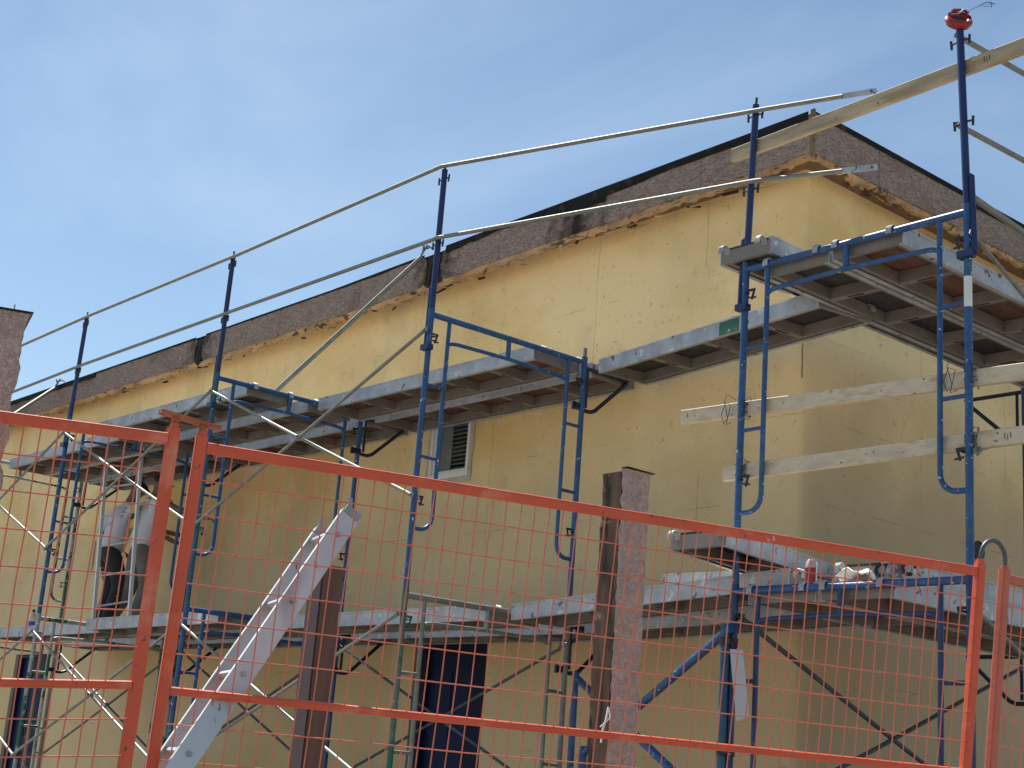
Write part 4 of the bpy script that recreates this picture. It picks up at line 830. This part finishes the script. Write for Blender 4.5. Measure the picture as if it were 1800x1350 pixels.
def person(label, loc, rz, J, shirt, pants, boots, group=None):
    t = thing('person', label, 'person', loc, rz); V = {k: Vector(v) for k, v in J.items() if k != 'sleeve'}
    # body: head, neck, torso core, arms, hands
    hd, nk = V['head'], V['neck']
    P = [('chest', None, V['chest'], (.115, .09)), ('pel', 'chest', V['pel'], (.05, .045)), ('neck', 'chest', nk, .055), ('h0', 'neck', nk.lerp(hd, .5), .058), ('h1', 'h0', hd, (.078, .09)), ('h2', 'h1', hd+(hd-nk).normalized()*.075, (.06, .07))]
    face = V['face']-hd; face = face.normalized()
    for s in ('l', 'r'):
        sh, el, wr = V['sh'+s], V['el'+s], V['wr'+s]; hn = (wr-el).normalized()
        P += [('sh'+s, 'chest', sh, .05), ('el'+s, 'sh'+s, el, .038), ('wr'+s, 'el'+s, wr, .026), ('pa'+s, 'wr'+s, wr+hn*.07, (.036, .018))]
    for s in ('l', 'r'):
        hp, kn, an = V['hp'+s], V['kn'+s], V['an'+s]
        P += [('hp'+s, 'pel', hp, .035), ('kn'+s, 'hp'+s, kn, .035), ('an'+s, 'kn'+s, an, .035)]
    v_, e_, r_ = chain(P); body = skin_mesh('body', v_, e_, r_, M['skin'], t)
    k = MB()
    for s in ('l', 'r'):
        wr, el = V['wr'+s], V['el'+s]; hn = (wr-el).normalized(); sd_ = hn.cross(Vector((0, 0, 1)));  sd_ = sd_.normalized() if sd_.length > .1 else Vector((1, 0, 0)); dn_ = hn.cross(sd_).normalized()
        for f_, L_ in ((-.024, .06), (-.008, .072), (.008, .068), (.024, .055)):
            a_ = wr+hn*.09+sd_*f_; k.tube([a_, a_+hn*L_*.5, a_+hn*L_*.85+dn_*.02, a_+hn*L_*.95+dn_*.035], [.009, .0085, .008, .006], 6)
        a_ = wr+hn*.035+sd_*.03; k.tube([a_, a_+hn*.03+sd_*.02, a_+hn*.05+sd_*.022+dn_*.015], [.010, .009, .007], 6)
    obj('fingers', k, M['skin'], body)
    side = face.cross(Vector((0, 0, 1))).normalized(); upf = (hd-nk).normalized(); k = MB()
    k.tube([hd+face*.082+upf*.02, hd+face*.108-upf*.008, hd+face*.085-upf*.015], [.008, .014, .008], 8); obj('nose', k, M['skin'], body)
    for s in (-1, 1):
        k = MB(); k.tube([hd+side*s*.078, hd+side*s*.092], [.026, .018], 8); obj('ear', k, M['skin'], body)
        k = MB(); k.tube([hd+face*.082+side*s*.03+upf*.02, hd+face*.088+side*s*.03+upf*.02], .009, 8); obj('eye', k, M['hair'], body)
    k = MB(); k.tube([hd+face*.086-upf*.04-side*.022, hd+face*.09-upf*.04, hd+face*.086-upf*.04+side*.022], .005, 6); obj('mouth', k, M['redpl'] if False else M['hair'], body)
    skin_mesh('hair', [hd-face*.012+upf*.0, hd-face*.01+upf*.05, hd+face*.0+upf*.098], [(0, 1), (1, 2)], [(.086, .098), (.09, .102), (.06, .072)], M['hair'], t, 0, 2)
    # shirt
    q = V['pel']; P = [('chest', None, V['chest'], (.175, .125)), ('ab', 'chest', V['chest'].lerp(q, .55), (.165, .125)), ('hem', 'ab', q+Vector((0, 0, -.10)), (.185, .15)), ('col', 'chest', V['chest'].lerp(nk, .62), (.10, .075)), ('col2', 'col', V['chest'].lerp(nk, .85), (.062, .062))]
    for s in ('l', 'r'):
        sh, el = V['sh'+s], V['el'+s]; P += [('sh'+s, 'chest', sh, .078), ('sl'+s, 'sh'+s, sh.lerp(el, .45), .072), ('se'+s, 'sl'+s, sh.lerp(el, J.get('sleeve', .8)), .064)]
    v_, e_, r_ = chain(P); skin_mesh('shirt', v_, e_, r_, shirt, t)
    P = [('pel', None, q+Vector((0, 0, .06)), (.165, .13)), ('cr', 'pel', q+Vector((0, 0, -.08)), (.14, .11))]
    for s in ('l', 'r'):
        hp, kn, an = V['hp'+s], V['kn'+s], V['an'+s]; P += [('hp'+s, 'cr', hp+Vector((0, 0, -.06)), (.098, .10)), ('th'+s, 'hp'+s, hp.lerp(kn, .6), .086), ('kn'+s, 'th'+s, kn, .073), ('ca'+s, 'kn'+s, kn.lerp(an, .5), .068), ('an'+s, 'ca'+s, an+Vector((0, 0, .01)), .062)]
    v_, e_, r_ = chain(P); skin_mesh('trousers', v_, e_, r_, pants, t)
    for s in ('l', 'r'):
        an = V['an'+s]; to = V['toe'+s]; dv = (to-an); dv.z = 0; dv.normalize(); b0 = Vector((an.x, an.y, an.z-.055))
        skin_mesh('boot', [b0-dv*.05, b0+dv*.05, b0+dv*.15, b0+Vector((0, 0, .07))], [(0, 1), (1, 2), (1, 3)], [(.042, .04), (.048, .045), (.042, .032), (.05, .05)], boots, t, 1, 2)
    return t
# left worker: seen from behind, elbow out, leaning to the wall; local +y faces the wall
Z0 = -TIER+.04
JA = dict(pel=(0, .02, .92), chest=(.05, .08, 1.26), neck=(.07, .13, 1.46), head=(.10, .18, 1.585), face=(.17, .30, 1.57), shl=(-.12, .08, 1.38), ell=(-.30, -.04, 1.13), wrl=(-.17, .14, .96), shr=(.22, .12, 1.36), elr=(.42, .28, 1.12), wrr=(.46, .46, 1.02),
          hpl=(-.10, .02, .88), knl=(-.10, .10, .50), anl=(-.12, .04, .11), toel=(-.12, .3, .05), hpr=(.11, .02, .88), knr=(.13, .12, .50), anr=(.04, .06, .11), toer=(.06, .3, .05), sleeve=.95)
pa = person('person on the left in light grey shirt and stained black trousers facing the wall', (-9.50, 1.22, Z0), R(-12), JA, M['shirtg'], M['jean'], M['boot']); pa.scale = (1.22, 1.15, 1.0)
k = MB(); k.bar((-.25, -.12, .98), (-.02, -.14, .66), .022, .09, up=(1, 0, .8)); tag(obj('plaster_float', k, M['float'], smooth=False), 'yellow wooden float hanging at the hip of the left worker', 'tool'); fo = bpy.data.objects['plaster_float']; fo.location = (-9.52, 1.22, Z0); fo.rotation_euler = (0, 0, R(-18))
JB = dict(pel=(0, 0, .93), chest=(.03, .04, 1.28), neck=(.05, .06, 1.49), head=(.065, .09, 1.615), face=(.10, .25, 1.62), shl=(-.16, .04, 1.41), ell=(-.26, .16, 1.18), wrl=(-.20, .38, 1.15), shr=(.22, .03, 1.41), elr=(.42, .12, 1.30), wrr=(.62, .30, 1.22),
          hpl=(-.10, 0, .89), knl=(-.17, .02, .50), anl=(-.46, -.04, .13), toel=(-.62, .02, .05), hpr=(.10, 0, .89), knr=(.15, .04, .48), anr=(.10, -.02, .11), toer=(.14, .2, .05), sleeve=.55)
pb = person('person on the right in pale t-shirt with yellow print and grey-brown trousers', (-9.0, 1.36, Z0), R(-8), JB, M['shirtw'], M['khaki'], M['boot']); pb.scale = (1.3, 1.15, 1.0)
k = MB(); vs = []
for j in range(7):
    for i in range(5): vs.append((-.06+.038*i, -.120-.012*math.sin(math.pi*i/4), 1.10+.048*j))
k.add(vs, [(j*5+i, j*5+i+1, (j+1)*5+i+1, (j+1)*5+i) for j in range(6) for i in range(4)]); o = obj('shirt_print', k, M['yel'], pb, 'yellow print with black letters'); sm = o.modifiers.new('t', 'SOLIDIFY'); sm.thickness = .004
tx = bpy.data.curves.new('print_letters', 'FONT'); tx.body = 'SX'; tx.size = .11; tx.extrude = .003; tx.align_x = 'CENTER'; tx.offset = .004; to = bpy.data.objects.new('print_letters', tx); COL.objects.link(to)
dg = bpy.context.evaluated_depsgraph_get(); me = bpy.data.meshes.new_from_object(to.evaluated_get(dg)); bpy.data.objects.remove(to)
lo = bpy.data.objects.new('print_letters', me); COL.objects.link(lo); lo.parent = o; lo.location = (.016, -.142, 1.20); lo.rotation_euler = (R(90), 0, 0); me.materials.clear(); me.materials.append(M['blk'])
